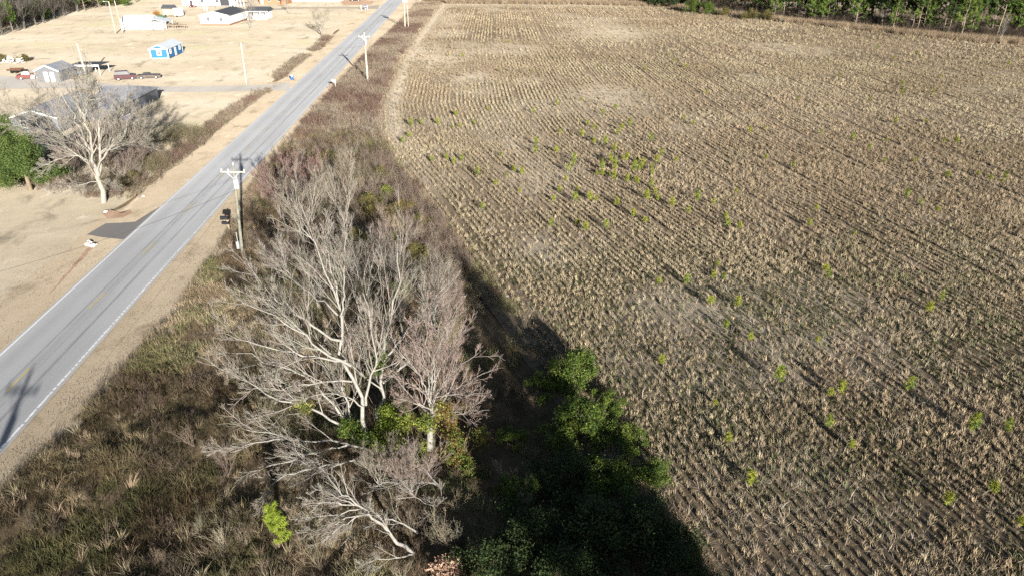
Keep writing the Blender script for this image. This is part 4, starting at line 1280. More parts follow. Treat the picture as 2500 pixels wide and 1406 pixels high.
for row in range(4):
    s = 0.0
    while s < 330:
        s += rp.uniform(2.2, 4.8) * (1 + .25 * row)
        t = s / 330
        # walk along the tree line
        xx = np.interp(t, np.linspace(0, 1, 8), [28, 66, 82, 97.5, 117, 137, 165, 215])
        yy = float(yT(xx)) + 2.5 + row * 4.0 + rp.normal(0, 1.0)
        if xx < 66 and rp.random() < .35: continue
        if not (abs(xx) < .7213 * (yy * .891 + 14.1) + 6): continue
        if 72 < xx < 90 and rp.random() < .65: continue
        if row < 2 and 113 < xx < 123 and rp.random() < .8: continue
        if row == 0 and rp.random() < .25: continue
        k = int(rp.integers(0, 4))
        if row == 0 and rp.random() < .3: k = 2
        sec = 'at the left end' if xx < 92 else ('left of the dark gap' if xx < 117 else ('right of the dark gap' if xx < 140 else 'at the right end'))
        lab = ('green pine in the front row %s of the tree line' % sec if row == 0 else 'darker pine behind the front row %s of the tree line' % sec)
        place_tree('pine_tree', PINES[k], (xx, yy, 0), rp.uniform(0, 6.28), rp.uniform(.7, 1.25), lab, 'pine',
                   ('front pines ' if row == 0 else 'rear pines ') + sec)
# bare and pale trees at the tree line
FORM_E = grown_form(405, 1, 12.0, .8, ((.30, .285, .25), (.25, .23, .20), (.19, .165, .145)), .16, big_levels(20, 7, 4, 0, .26, .1))
for px, py, sc, rz, label in ((2150, 75, 1.0, .3, 'tall pale bare tree standing in front of the dark gap in the pines'),
                              (2172, 76, .9, 1.4, 'second pale bare tree just right of the tallest one at the pines'),
                              (2205, 78, .7, 2.1, 'short pale bare tree in the dark gap in the pines'),
                              (2280, 86, 1.05, 3.0, 'leaning pale bare tree right of the dark gap in the pines'),
                              (2262, 84, .8, 4.0, 'thin bare tree left of the leaning pale tree at the pines'),
                              (1945, 52, .8, 5.0, 'grey bare tree at the left part of the pine line'),
                              (2080, 66, .7, 5.7, 'thin bare tree between the left pines'),
                              (1968, 53, .75, .8, 'pale trunked bare tree at the left part of the pine line'),
                              (2440, 106, .8, 2.6, 'bare tree at the right end of the pine line')):
    q = G(px, py)
    place_tree('bare_tree', FORM_E, q, rz, sc, label, 'tree', 'bare trees along the pine line', rot=(0, .16 if px == 2280 else rs.normal(0, .03), rz))
for px, py, sc, rz, form, label in ((1690, 32, 1.6, .3, BUSH_G1, 'rounded green tree at the left end of the tree line'),
                                    (1730, 36, 1.5, 1.3, BUSH_G1, 'second rounded green tree at the left end of the tree line'),
                                    (1600, 14, 2.0, 2.3, BUSH_D, 'dark green bush behind the far field corner'),
                                    (1640, 18, 2.0, 4.3, BUSH_D, 'dark green bush left of the rounded green trees'),
                                    (1545, 8, 2.0, 3.3, BUSH_D, 'dark bush at the top edge above the field'),
                                    (1770, 40, 1.3, 5.3, BUSH_OL, 'olive bush right of the rounded green trees'),
                                    (1830, 48, 1.5, .9, BUSH_OL, 'olive thicket bush at the middle of the tree line'),
                                    (1870, 50, 1.4, 2.9, BUSH_OL, 'brown olive bush left of the first pines')):
    q = G(px, py)
    place_tree('leafy_bush', form, q, rz, sc * 1.15, label, 'bush', 'bushes along the tree line')
X = rp.uniform(60, 200, 5200); Y = yT(X) + rp.uniform(1.5, 24, 5200)
ok = in_view(X, Y, 8); X = X[ok]; Y = Y[ok]
c = vary(lerp_cols((.10, .075, .05), (.20, .155, .115), rp.random(len(X))), rp)
scatter('tree_line_underbrush', X, Y, SHRUBTWIG, 6, rp.uniform(.8, 1.9, len(X)), c, 'dark twiggy underbrush beneath the pines', 'underbrush', .15, seed=84)

# ------------------------------------------------------------------ woods in the far left corner
WOODC = ((.16, .145, .125), (.15, .135, .115), (.14, .12, .10))
FORM_W = grown_form(406, 6, 10.0, 3.6, WOODC, .1)
WEDGE = [(-40, 100), (0, 90), (60, 72), (110, 55), (150, 42), (175, 33), (215, 26), (270, 16), (340, 4)]
wk = 0
for row in range(4):
    for px0 in range(-60, 350, 21):
        px = px0 + rp.uniform(-9, 9) - row * 6; py = np.interp(px, [a for a, _ in WEDGE], [b for _, b in WEDGE]) - row * 13 + rp.uniform(-2, 2)
        if py < -26: continue
        q = G(px, py)
        u = rp.random()
        if u < .2:
            place_tree('pine_tree', PINES[2], q, rp.uniform(0, 6), rp.uniform(.8, 1.1), 'yellowish green pine inside the far left woods', 'pine', 'evergreens in the far left woods')
        elif u < .50:
            place_tree('leafy_bush', BUSH_OL if u < .38 else BUSH_G2, q, rp.uniform(0, 6), rp.uniform(1.4, 2.5), 'olive bush along the edge of the far left woods', 'bush', 'bushes of the far left woods')
        else:
            place_tree('bare_tree', FORM_W, q, rp.uniform(0, 6), rp.uniform(.9, 1.35), 'grey bare tree in the far left woods', 'tree', 'bare trees of the far left woods')
X = rp.uniform(-230, -140, 3800); Y = rp.uniform(200, 380, 3800)
ok = in_view(X, Y, 8) & (X < np.interp(Y, [200, 235, 285, 337, 380], [-150, -163, -173, -176, -185]) - rp.uniform(0, 5, 3800)); X = X[ok]; Y = Y[ok]
c = vary(lerp_cols((.13, .10, .07), (.24, .19, .14), rp.random(len(X))), rp)
scatter('woods_underbrush', X, Y, SHRUBTWIG, 6, rp.uniform(.8, 1.8, len(X)), c, 'brown grey underbrush of the far left woods', 'underbrush', .15, seed=85)
# ------------------------------------------------------------------ buildings
def window_part(root, x, z, w, hh, face, pos, frame=M_WHITE, cross=True, t=.07):
    """window on a wall: face 'f' looks along -y at y=pos, 'r' along +x at x=pos; x is the place along the wall"""
    m = MB(); g = MB()
    def put(mb, a0, a1, z0, z1, d0, d1):
        if face == 'f': mb.box(a0, a1, pos - d1, pos - d0, z0, z1)
        else: mb.box(pos + d0, pos + d1, a0, a1, z0, z1)
    put(m, x - w / 2 - t, x - w / 2, z - hh / 2 - t, z + hh / 2 + t, .002, .06)
    put(m, x + w / 2, x + w / 2 + t, z - hh / 2 - t, z + hh / 2 + t, .002, .06)
    put(m, x - w / 2, x + w / 2, z + hh / 2, z + hh / 2 + t, .002, .06)
    put(m, x - w / 2, x + w / 2, z - hh / 2 - t, z - hh / 2, .002, .08)
    if cross:
        put(m, x - w / 2, x + w / 2, z - .02, z + .02, .03, .055)
        put(m, x - .02, x + .02, z - hh / 2, z - .02, .03, .055); put(m, x - .02, x + .02, z + .02, z + hh / 2, .03, .055)
    put(g, x - w / 2, x + w / 2, z - hh / 2, z + hh / 2, .004, .025)
    f = m.build('window', frame, root)
    g.build('pane', M_GLASS, f)
    return f

def door_part(root, x, w, hh, face, pos, mat, z0=.1):
    m = MB()
    if face == 'f': m.box(x - w / 2, x + w / 2, pos - .05, pos - .003, z0, z0 + hh)
    else: m.box(pos + .003, pos + .05, x - w / 2, x + w / 2, z0, z0 + hh)
    d = m.build('door', mat, root)
    k = MB()
    if face == 'f': k.box(x + w * .34, x + w * .40, pos - .1, pos - .052, z0 + 1.0, z0 + 1.06)
    else: k.box(pos + .052, pos + .1, x + w * .34, x + w * .40, z0 + 1.0, z0 + 1.06)
    k.build('handle', M_DARK, d)
    return d

def gable_walls(root, Wd, L, hw, hr, mat, z0=0.0, y0=0.0, name='wall', x0=0.0):
    w = Wd / 2
    m = MB()
    vs = [(x0 - w, y0, z0), (x0 + w, y0, z0), (x0 + w, y0, hw), (x0, y0, hw + hr), (x0 - w, y0, hw), (x0 - w, y0 + L, z0), (x0 + w, y0 + L, z0), (x0 + w, y0 + L, hw), (x0, y0 + L, hw + hr), (x0 - w, y0 + L, hw)]
    m.add(vs, [(0, 1, 2, 3, 4), (9, 8, 7, 6, 5), (1, 6, 7, 2), (0, 4, 9, 5), (2, 7, 8, 3), (3, 8, 9, 4)])
    return m.build(name, mat, root)

def gable_roof(root, Wd, L, hw, hr, over, mat, y0=0.0, t=.1, name='roof', x0=0.0, fascia=None):
    w = Wd / 2 + over; s = hr / (Wd / 2); ze = hw - over * s
    o = None
    for sg in (-1, 1):
        m = MB()
        a = [(x0, y0 - over, hw + hr + .03), (x0 + sg * w, y0 - over, ze + .03), (x0 + sg * w, y0 + L + over, ze + .03), (x0, y0 + L + over, hw + hr + .03)]
        b = [(p[0], p[1], p[2] + t) for p in a]
        m.add(a + b, [(0, 1, 2, 3), (7, 6, 5, 4), (0, 4, 5, 1), (1, 5, 6, 2), (2, 6, 7, 3), (3, 7, 4, 0)])
        o = m.build(name, mat, root)
        if fascia:
            f = MB(); yy = y0 - over - .01
            f.add([(x0, yy - .05, hw + hr - .12), (x0 + sg * w, yy - .05, ze - .12), (x0 + sg * w, yy - .05, ze + .15), (x0, yy - .05, hw + hr + .15),
                   (x0, yy, hw + hr - .12), (x0 + sg * w, yy, ze - .12), (x0 + sg * w, yy, ze + .15), (x0, yy, hw + hr + .15)],
                  [(0, 1, 2, 3), (7, 6, 5, 4), (0, 4, 5, 1), (1, 5, 6, 2), (2, 6, 7, 3), (3, 7, 4, 0)])
            f.build('fascia', fascia, root)
    return o

# blue shed
e = empty('blue_shed', (-91.7, 191.9, 0), R(4), 'blue garden shed with white trim and pale roof alone on the lawn', 'shed')
gable_walls(e, 4.5, 11, 2.55, 1.0, M_CYAN, .18)
gable_roof(e, 4.5, 11, 2.55, 1.0, .22, M_WHITEROOF, fascia=M_WHITE)
for x in (-2.2, 2.2):
    MB().box(x - .14, x + .14, -.045, -.003, .18, 2.5).build('corner_trim', M_WHITE, e)
MB().box(-2.05, 2.05, -.045, -.003, 2.42, 2.68).build('gable_trim', M_WHITE, e)
MB().box(-2.05, 2.05, -.04, -.003, .18, .34).build('base_trim', M_WHITE, e)
for y in (.12, 10.85): MB().box(2.253, 2.30, y - .12, y + .12, .18, 2.5).build('corner_trim', M_WHITE, e)
window_part(e, .05, 1.65, .6, .8, 'f', 0, t=.3)
window_part(e, 2.0, 1.75, .8, .85, 'r', 2.25, t=.22); window_part(e, 8.9, 1.75, .8, .85, 'r', 2.25, t=.22)
door_part(e, 5.5, 1.25, 2.1, 'r', 2.25, M_WHITE, .2)
for x in (-1.9, 0, 1.9):
    for y in (.6, 5.5, 10.4): MB().box(x - .2, x + .2, y - .2, y + .2, 0, .18).build('block', M_STONE, e)

# large white house with dark roof
e = empty('white_house', (-103.4, 262.2, 0), R(-1), 'large white house with charcoal roof and porch wing', 'house')
MB().box(-4.98, 4.98, .02, 17.9, 0, .55).build('foundation', M_BRICK, e)
gable_walls(e, 10.1, 17.9, 3.3, 1.25, M_WHITE, .55)
gable_roof(e, 10.1, 17.9, 3.3, 1.25, .35, M_DARKROOF, fascia=M_WHITE)
for y in (2.2, 5.4, 9.5): window_part(e, y, 2.2, .8, 1.2, 'r', 5.05)
window_part(e, -2.2, 2.1, .9, 1.2, 'f', 0); window_part(e, 2.2, 2.1, .9, 1.2, 'f', 0)
MB().box(5.06, 12.5, 17.0, 24.0, 0, .4).build('porch_floor', M_STONE, e)
MB().box(5.06, 12.3, 19.6, 24.0, .4, 3.0).build('wing_wall', M_METALGREY, e)  # grey where the siding is white: porch shade put into the colour
for x in (5.5, 7.8, 10.1, 12.2): MB().box(x - .1, x + .1, 17.2, 17.4, .4, 3.0).build('porch_post', M_WHITE, e)
for y in (19.2, 21, 23): MB().box(12.32, 12.5, y - .1, y + .1, .4, 3.0).build('porch_post', M_WHITE, e)
for x in (6.6, 9.0, 11.2): window_part(e, x, 1.8, .8, 1.2, 'f', 19.6)
m = MB(); m.add([(4.7, 16.6, 3.0), (13.2, 16.6, 3.0), (13.2, 20.6, 4.3), (4.7, 20.6, 4.3), (4.7, 24.5, 3.0), (13.2, 24.5, 3.0)], [(0, 1, 2, 3), (3, 2, 5, 4), (1, 5, 2), (0, 3, 4), (0, 4, 5, 1)])
m.build('wing_roof', M_DARKROOF, e)
MB().box(4.7, 13.2, 16.45, 16.58, 2.75, 3.05).build('fascia', M_WHITE, e)

# white metal roofed cottage beside the twin poles
e = empty('white_cottage', (-120.4, 254.4, 0), R(90 + 4), 'small white cottage with white metal roof beside the twin poles', 'cottage')
gable_walls(e, 8.0, 9.6, 2.7, 1.5, M_WHITE, .1)
gable_roof(e, 8.0, 9.6, 2.7, 1.5, .3, M_WHITEROOF)
MB().box(-3.2, 2.6, -3.4, -.35, .1, 2.4).build('annex', M_WHITE, e)
m = MB(); m.add([(-3.6, -4.6, 2.42), (3.0, -4.6, 2.42), (3.0, -.32, 3.3), (-3.6, -.32, 3.3), (-3.6, -4.6, 2.54), (3.0, -4.6, 2.54), (3.0, -.32, 3.42), (-3.6, -.32, 3.42)],
        [(0, 1, 2, 3), (7, 6, 5, 4), (0, 4, 5, 1), (1, 5, 6, 2), (2, 6, 7, 3), (3, 7, 4, 0)]); m.build('annex_roof', M_WHITEROOF, e)
window_part(e, 1.2, 1.4, 1.6, 1.7, 'f', -3.4, cross=False)
for x in (-3.3, 2.8): MB().box(x - .08, x + .08, -4.5, -4.34, 0, 2.4).build('porch_post', M_WHITE, e)
window_part(e, 2.2, 1.5, .8, 1.1, 'r', 4.0)

# long white house at the top edge and brick house beside it
e = empty('long_white_house', (-142.5, 329, 0), R(-3), 'long white house at the top edge with red things in front', 'house')
MB().box(0, 21, 0, 9, .2, 4.0).build('wall', M_WHITE, e)
m = MB(); m.prism([(-.5, 4.05), (4.5, 6.2), (9.5, 4.05)], -.4, 21.4); m.build('roof', M_WHITEROOF, e)
door_part(e, 4.0, 1.1, 2.3, 'f', 0, M_DARK); window_part(e, 9, 2.2, 1.2, 1.3, 'f', 0); window_part(e, 15.5, 2.2, 1.2, 1.3, 'f', 0)
MB().box(16.8, 20.8, -.05, -.01, .3, 3.0).build('garage_shade_panel', M_DARK, e)  # dark panel on the wall, painted as the shade inside an opening
for x in (21.6, 23.0, 24.4, 25.8, 27.2): MB().box(x - .2, x + .2, -.3, .1, 0, 3.6).build('porch_post', M_WHITE, e)
MB().box(21.2, 27.6, -.6, 5, 3.62, 3.8).build('porch_roof', M_WHITEROOF, e)
e = empty('brick_house', (-112, 338, 0), R(-3), 'orange brick house at the top edge right of the long white house', 'house')
MB().box(0, 12, 0, 8, 0, 3.6).build('wall', M_ORANGEBRICK, e)
m = MB(); m.prism([(-.5, 3.65), (4, 5.6), (8.5, 3.65)], -.4, 12.4); m.build('roof', M_DARKROOF, e)
door_part(e, 1.2, 1.0, 2.2, 'f', 0, M_WHITE); window_part(e, 4.5, 1.9, 1.2, 1.3, 'f', 0); window_part(e, 9, 1.9, 1.2, 1.3, 'f', 0)
# pale low building further right at the top edge
e = empty('pale_building', (-101, 350, 0), R(-3), 'low pale building at the top edge behind the dirt lane', 'building')
MB().box(0, 22, 0, 8, 0, 2.8).build('wall', M_WHITE, e)
m = MB(); m.prism([(-.4, 2.85), (4, 4.2), (8.4, 2.85)], -.4, 22.4); m.build('roof', M_WHITEROOF, e)
door_part(e, 6, 1, 2.1, 'f', 0, M_TAN); window_part(e, 12, 1.6, 1.2, 1.1, 'f', 0)

# grey roofed house behind the yard tree
e = empty('grey_roofed_house', (-79.4, 117.6, 0), R(2), 'long grey roofed house with white gable edge behind the yard tree', 'house')
gable_walls(e, 7.6, 15, 2.7, 1.2, plain('grey_siding', (.17, .18, .205), .7, .2, .1, 1), .3)
gable_roof(e, 7.6, 15, 2.7, 1.2, .4, M_GREYROOF, fascia=M_WHITE)
window_part(e, -1.8, 1.6, .9, 1.1, 'f', 0); window_part(e, 1.8, 1.6, .9, 1.1, 'f', 0)
for y in (3, 8, 12): window_part(e, y, 1.6, .9, 1.1, 'r', 3.8)
MB().box(4.3, 9.6, 8.2, 26, .1, 2.3).build('wing_wall', plain('slate_grey_siding', (.13, .135, .15), .7, .2, .12, 1), e)
m = MB(); m.prism([(7.6, 2.33), (17.5, 4.4), (26.6, 2.33)], 3.95, 10.0); m.build('wing_roof', M_GREYROOF, e)

# grey metal shed and carport left of the middle yard pole
e = empty('metal_shed', (-103.2, 162.0, 0), R(-2), 'small grey metal shed with white gable among parked junk', 'shed')
gable_walls(e, 5.2, 6.0, 2.4, 1.1, plain('dull_grey_metal', (.15, .155, .17), .6, .3, .15, 2), .05)
gable_roof(e, 5.2, 6.0, 2.4, 1.1, .25, M_GREYROOF, fascia=M_WHITE)
door_part(e, -.4, .9, 2.0, 'f', 0, M_WHITE); door_part(e, 1.0, .9, 2.0, 'f', 0, M_WHITE)
e = empty('carport', (-99.0, 169.5, 0), R(1), 'low carport with white front edge behind the middle yard pole', 'carport')
for x in (-3.2, 0, 3.2):
    for y in (.2, 4.6): MB().box(x - .06, x + .06, y - .06, y + .06, 0, 2.2).build('post', M_WHITE, e)
MB().box(-3.5, 3.5, -.1, 5.0, 2.2, 2.32).build('roof', M_DARKROOF, e)
MB().box(-3.5, 3.5, -.2, -.12, 2.05, 2.42).build('fascia', M_WHITE, e)

# camper hut with dark roof and things beside it
e = empty('camper_hut', (-131.0, 289.0, 0), R(-6), 'tan and white camper hut with dark roof', 'hut')
MB().box(-2.4, 2.0, 0, 3.2, .5, 2.9).build('wall', M_TAN, e)
MB().box(2.0, 4.2, -.1, 3.0, .3, 3.1).build('front_box', M_WHITE, e)
m = MB(); m.prism([(-.4, 2.92), (1.6, 4.2), (3.6, 2.92)], -2.8, 2.0); m.build('roof', M_DARKROOF, e)
door_part(e, -.6, .8, 1.9, 'f', 0, M_WHITE, .55)
for x in (-1.4, 3.2):
    m = MB(); m.tube([(x, -.35, .35), (x, -.12, .35)], .35, 12); w = m.build('wheel', M_TYRE, e)
place_tree('orange_leaf_bush', bush_form(508, 1.6, 2.6, [(.34, .17, .05), (.40, .24, .06), (.28, .12, .05)], 2500, .12, 6), (-135.4, 288.2, 0), .3, 1.0, 'orange leaved bush left of the camper hut', 'bush')

def trailer(name, loc, rz, L, Wd, mat, label, side=0.0):
    e = empty(name, loc, rz, label, 'trailer')
    MB().box(-L / 2, L / 2, -Wd / 2, Wd / 2, .55, .67).build('deck', mat, e)
    if side:
        for y in (-Wd / 2 + .03, Wd / 2 - .03): MB().box(-L / 2, L / 2, y - .03, y + .03, .672, .67 + side).build('side_rail', mat, e)
    MB().bar((L / 2, 0, .5), (L / 2 + 1.3, 0, .45), .1).build('hitch', M_DARK, e)
    for x in (-.5, .5):
        for y in (-1, 1):
            m = MB(); m.tube([(x, y * (Wd / 2 + .02), .33), (x, y * (Wd / 2 + .22), .33)], .33, 12); m.build('wheel', M_TYRE, e)
    return e
q = G(433, 33); trailer('flatbed_trailer', q, R(8), 5.0, 2.0, M_DARK, 'black flatbed trailer right of the camper hut', .25)
q = G(388, 47); trailer('utility_trailer', q, R(5), 4.2, 1.8, M_GREENTARP, 'green utility trailer behind the white cottage', .5)
q = G(40, 178); trailer('brown_trailer', q, R(6), 3.2, 1.6, M_RUST, 'small rusty brown trailer at the left edge lawn', .3)

# timber rack with brush heaped on it
q = G(430, 71)
e = empty('timber_rack', q, R(2), 'weathered timber rack with grey brush heaped on it', 'rack')
for x in (-3.0, 0, 3.0):
    for y in (0, 1.6): MB().box(x - .09, x + .09, y - .09, y + .09, 0, 1.25).build('post', M_WOOD, e)
for y in (0, 1.6): MB().box(-3.3, 3.3, y - .13, y - .1, .95, 1.15).build('rail', M_WOOD, e)
for y in (.3, .8, 1.3): MB().box(-3.3, 3.3, y - .09, y + .09, 1.25, 1.32).build('plank', M_WOOD, e)
o = obj('brush_heap', stems_mesh('brush_heap', 60, 2.2, 3.0, .02, (.20, .16, .12), 905, 3, .3), M_BARK, e, loc=(0, .8, 1.2)); o['kind'] = 'stuff'

# scrap heap at the left edge
q = G(32, 155)
e = empty('scrap_heap', q, 0, 'heap of pale boards and junk with brush at the left edge', 'scrap heap')
rr = random.Random(5)
for k in range(22):
    a = Vector((rr.uniform(-2.6, 2.6), rr.uniform(-1.2, 1.2), rr.uniform(.05, 1.1)))
    b = a + Vector((rr.uniform(-1.6, 1.6), rr.uniform(-1, 1), rr.uniform(-.3, .9)))
    MB().bar(a, b, rr.uniform(.12, .5), rr.uniform(.04, .2)).build('board', M_WHITE if k % 3 else M_TAN, e)
for px in (8, 62):
    q2 = G(px, 152)
    place_tree('leafy_bush', BUSH_OL, q2, px, .9, 'olive brush on the %s side of the pale scrap heap' % ('left' if px < 30 else 'right'), 'bush')

# ------------------------------------------------------------------ vehicles
def vehicle(name, loc, rz, L, Wd, hb, hc, cab0, cab1, paint, label, cat, low=.28, roof=True):
    """x is the length, front towards +x"""
    e = empty(name, loc, rz, label, cat)
    l = L / 2
    m = MB()
    prof = [(-l, low + .1), (-l + .08, low), (l - .1, low), (l, low + .12), (l - .02, hb * .78), (l - .25, hb * .92), (cab1 * l + .45, hb), (cab0 * l - .3, hb), (-l + .1, hb * .96), (-l, hb * .8)]
    n = len(prof)
    vs = []
    for sy, f in ((-1, .94), (-1, 1.0), (1, 1.0), (1, .94)):
        pass
    rings = [(-Wd / 2, .0), (-Wd / 2 + .08, .06), (Wd / 2 - .08, .06), (Wd / 2, .0)]
    for y, up in rings:
        vs += [(x, y, z + (up if z > low + .2 else 0)) for x, z in prof]
    fs = [tuple(range(n)), tuple(range(4 * n - 1, 3 * n - 1, -1))]
    for r_ in range(3):
        for i in range(n):
            j = (i + 1) % n
            fs.append((r_ * n + i, (r_ + 1) * n + i, (r_ + 1) * n + j, r_ * n + j))
    m.add(vs, fs)
    m.build('body', paint, e)
    x0, x1 = cab0 * l, cab1 * l
    w0, w1 = Wd / 2 - .12, Wd / 2 - .24
    m = MB()
    m.add([(x0 - .25, -w0, hb + .03), (x1 + .45, -w0, hb + .03), (x1 + .45, w0, hb + .03), (x0 - .25, w0, hb + .03), (x0, -w1, hc - .07), (x1, -w1, hc - .07), (x1, w1, hc - .07), (x0, w1, hc - .07)],
          [(3, 2, 1, 0), (4, 5, 6, 7), (0, 1, 5, 4), (1, 2, 6, 5), (2, 3, 7, 6), (3, 0, 4, 7)])
    m.build('windows', M_GLASS, e)
    MB().box(x0 - .03, x1 + .03, -w1 - .03, w1 + .03, hc - .068, hc).build('roof', paint, e, bevel=.02)
    for x in (-l * .62, l * .62):
        for y in (-1, 1):
            m = MB(); m.tube([(x, y * (Wd / 2 - .17), .33), (x, y * (Wd / 2 + .02), .33)], .33, 14); w_ = m.build('wheel', M_TYRE, e)
            m = MB(); m.tube([(x, y * (Wd / 2 + .022), .33), (x, y * (Wd / 2 + .04), .33)], .19, 10); m.build('rim', M_METALGREY, w_)
    for y in (-1, 1):
        MB().box(l - .06, l + .012, y * Wd * .34 - .16, y * Wd * .34 + .16, hb * .62, hb * .78).build('headlight', M_CERAMIC, e)
        MB().box(-l - .012, -l + .06, y * Wd * .38 - .1, y * Wd * .38 + .1, hb * .6, hb * .82).build('tail_light', M_RED, e)
    MB().box(l - .02, l + .1, -Wd * .46, Wd * .46, low + .02, low + .2).build('bumper', M_DARK, e)
    return e
q = G(308, 195); vehicle('red_suv', q, R(20), 4.5, 1.9, 1.15, 1.95, -.85, .25, M_MAROON, 'dark red sport utility car on the lawn by the gravel drive', 'car')
q = G(365, 192); vehicle('brown_car', q, R(16), 4.9, 1.85, .85, 1.25, -.45, .1, M_BROWNCAR, 'low weathered brown car right of the dark red one', 'car')
q = G(72, 193); vehicle('junk_pickup', q, R(205), 4.8, 1.9, 1.05, 1.7, -.05, .35, M_RED, 'red and white pickup piled with junk left of the metal shed', 'truck')
e2 = empty('junk_pile', W(84, 182, 164.5) * np.array([1, 1, 0]) + np.array([.3, .6, 0]), 0, 'pile of white and red junk between pickup and metal shed', 'junk pile')
for k in range(14):
    a = Vector((rr.uniform(-1.4, 1.4), rr.uniform(-.8, .8), rr.uniform(.1, 1.2)))
    b = a + Vector((rr.uniform(-.8, .8), rr.uniform(-.6, .6), rr.uniform(-.1, .5)))
    MB().bar(a, b, rr.uniform(.25, .7), rr.uniform(.1, .4)).build('junk_piece', (M_WHITE, M_RED, M_WHITE, M_TAN)[k % 4], e2)
vehicle('blue_car', (-100.6, 171.6, 0), R(95), 4.3, 1.75, .95, 1.45, -.6, .2, M_BLUECAR, 'blue grey car parked under the carport', 'car')
q = G(868, 3); vehicle('black_car', q, R(10), 4.7, 1.85, .95, 1.5, -.6, .2, M_BLACK, 'black car on red soil at the top edge near the road', 'car')
q = G(471, 19); vehicle('red_mower', q, R(5), 2.6, 1.3, .8, 1.2, -.6, -.1, M_RED, 'small red vehicle in front of the long white house', 'vehicle')
poly_sheet('red_soil_patch', [G(840, 14), G(905, 12), G(915, 4), G(860, -2), G(830, 4)], .003, M_SOIL, 'red soil patch under the black car', 'soil', .4)
# blue tarp heap beside the grey house
q = G(312, 292)
e = empty('tarp_heap', q, 0, 'small blue and purple tarp covered heap right of the grey roofed house', 'heap')
m = MB()
rt = random.Random(9)
N_ = 9
vs = []
for i in range(N_):
    for j in range(N_):
        x = (i / (N_ - 1) - .5) * 2.6; y = (j / (N_ - 1) - .5) * 1.9
        z = max(0.01, 1.05 * (1 - (abs(x) / 1.3) ** 2.4) * (1 - (abs(y) / .95) ** 2.4) + rt.uniform(-.08, .08))
        vs.append((x, y, z))
m.add(vs, [(i * N_ + j, (i + 1) * N_ + j, (i + 1) * N_ + j + 1, i * N_ + j + 1) for i in range(N_ - 1) for j in range(N_ - 1)])
m.build('tarp', M_BLUETARP, e)
MB().bar((-.9, -.7, .2), (.9, -.5, 1.15), .12).build('plank', M_WHITE, e)

# ------------------------------------------------------------------ poles and wires
def pole(name, base, top, label, mat, r0=.16, r1=.11, arm=0.0, arm_rz=0.0, transformer=0, box=False, braces=True, lamp=False):
    base = np.asarray(base, float); top = np.asarray(top, float)
    e = empty(name, base, 0, label, 'pole')
    d = Vector(top - base)
    n = 7
    m = MB(); m.tube([d * (k / (n - 1)) + Vector((0, 0, -.3 if k == 0 else 0)) for k in range(n)], [r0 + (r1 - r0) * k / (n - 1) for k in range(n)], 12)
    m.build('post', mat, e, smooth=True)
    ax = Vector((math.cos(arm_rz), math.sin(arm_rz), 0))
    fr = Vector((math.sin(arm_rz), -math.cos(arm_rz), 0))
    pts = []
    if arm:
        c = d * (1 - .62 / d.length) + fr * .19
        MB().bar(c - ax * arm / 2, c + ax * arm / 2, .11, .14).build('crossarm', M_POLEPALE, e)
        if braces:
            for s in (-1, 1):
                MB().bar(c + ax * s * arm * .27 + fr * .075, d * (1 - 1.35 / d.length) + fr * .17, .04, .05).build('brace', M_METALGREY, e)
        for t in (-.46, -.18, .46):
            p = c + ax * arm * t
            m = MB(); m.tube([p + Vector((0, 0, .07)), p + Vector((0, 0, .16)), p + Vector((0, 0, .24)), p + Vector((0, 0, .3))], [.03, .075, .06, .03], 8)
            m.build('insulator', M_CERAMIC, e); pts.append(Vector(base) + p + Vector((0, 0, .3)))
        m = MB(); m.tube([d, d + Vector((0, 0, .12)), d + Vector((0, 0, .28))], [.05, .07, .03], 8); m.build('insulator', M_CERAMIC, e)
    for k in range(transformer):
        c = d * (1 - (1.75) / d.length) + fr * .42 + ax * (.3 + .55 * (k - (transformer - 1) / 2) * 1.1)
        m = MB(); m.tube([c + Vector((0, 0, -.5)), c + Vector((0, 0, .38)), c + Vector((0, 0, .46))], [.27, .27, .16], 14); o_ = m.build('transformer', M_METALGREY, e, smooth=False)
        m = MB(); m.tube([c + Vector((.1, 0, .465)), c + Vector((.1, 0, .78))], [.05, .03], 7); m.build('bushing', M_CERAMIC, o_)
    if box:
        MB().box(-.42, -.16, -.12, .12, .7, 1.5).build('meter_box', M_METALGREY, e)
        MB().tube([(-.2, -.1, 1.5), (-.2, -.1, 2.6)], .03, 6).build('conduit', M_METALGREY, e)
    if lamp:
        MB().bar(d + Vector((0, 0, -.2)), d + Vector((-1.2, -.3, 0)), .06).build('lamp_arm', M_METALGREY, e)
        MB().box(d.x - 1.6, d.x - 1.15, d.y - .45, d.y - .15, d.z - .1, d.z + .08).build('lamp_head', M_CERAMIC, e)
    top_n = Vector(base) + d * (1 - 2.6 / d.length)
    return dict(arm=pts, neutral=top_n, top=Vector(top))

AR = R(-3)
b1 = G(592, 622); p1 = pole('utility_pole', b1, W(569, 404, b1[1]), 'tall wooden power pole with crossarm and transformer beside the near road', M_POLE, .17, .12, 2.5, AR, 1, True)
b2 = G(898, 200); p2 = pole('utility_pole', b2, W(889, 83, b2[1]), 'second wooden power pole with crossarm along the road beyond the near one', M_POLEPALE, .24, .17, 2.5, AR, 1)
b3 = G(989, 70); p3 = pole('utility_pole', b3, b3 + np.array([.3, 0, 10.5]), 'far roadside power pole carrying pale equipment boxes near the top edge', M_POLEPALE, .24, .17, 2.5, AR, 3)
pole('utility_pole', b3 + np.array([1.1, .3, 0]), b3 + np.array([1.2, .3, 7.5]), 'shorter second post of the far roadside power pole', M_POLEPALE, .15, .11)
b0 = np.array([-23.8, 9.2, 0]); p0 = pole('utility_pole', b0, b0 + np.array([-.1, 0, 9.9]), 'roadside power pole left below the picture whose shadow crosses the road', M_POLE, .17, .12, 2.5, AR, 1)
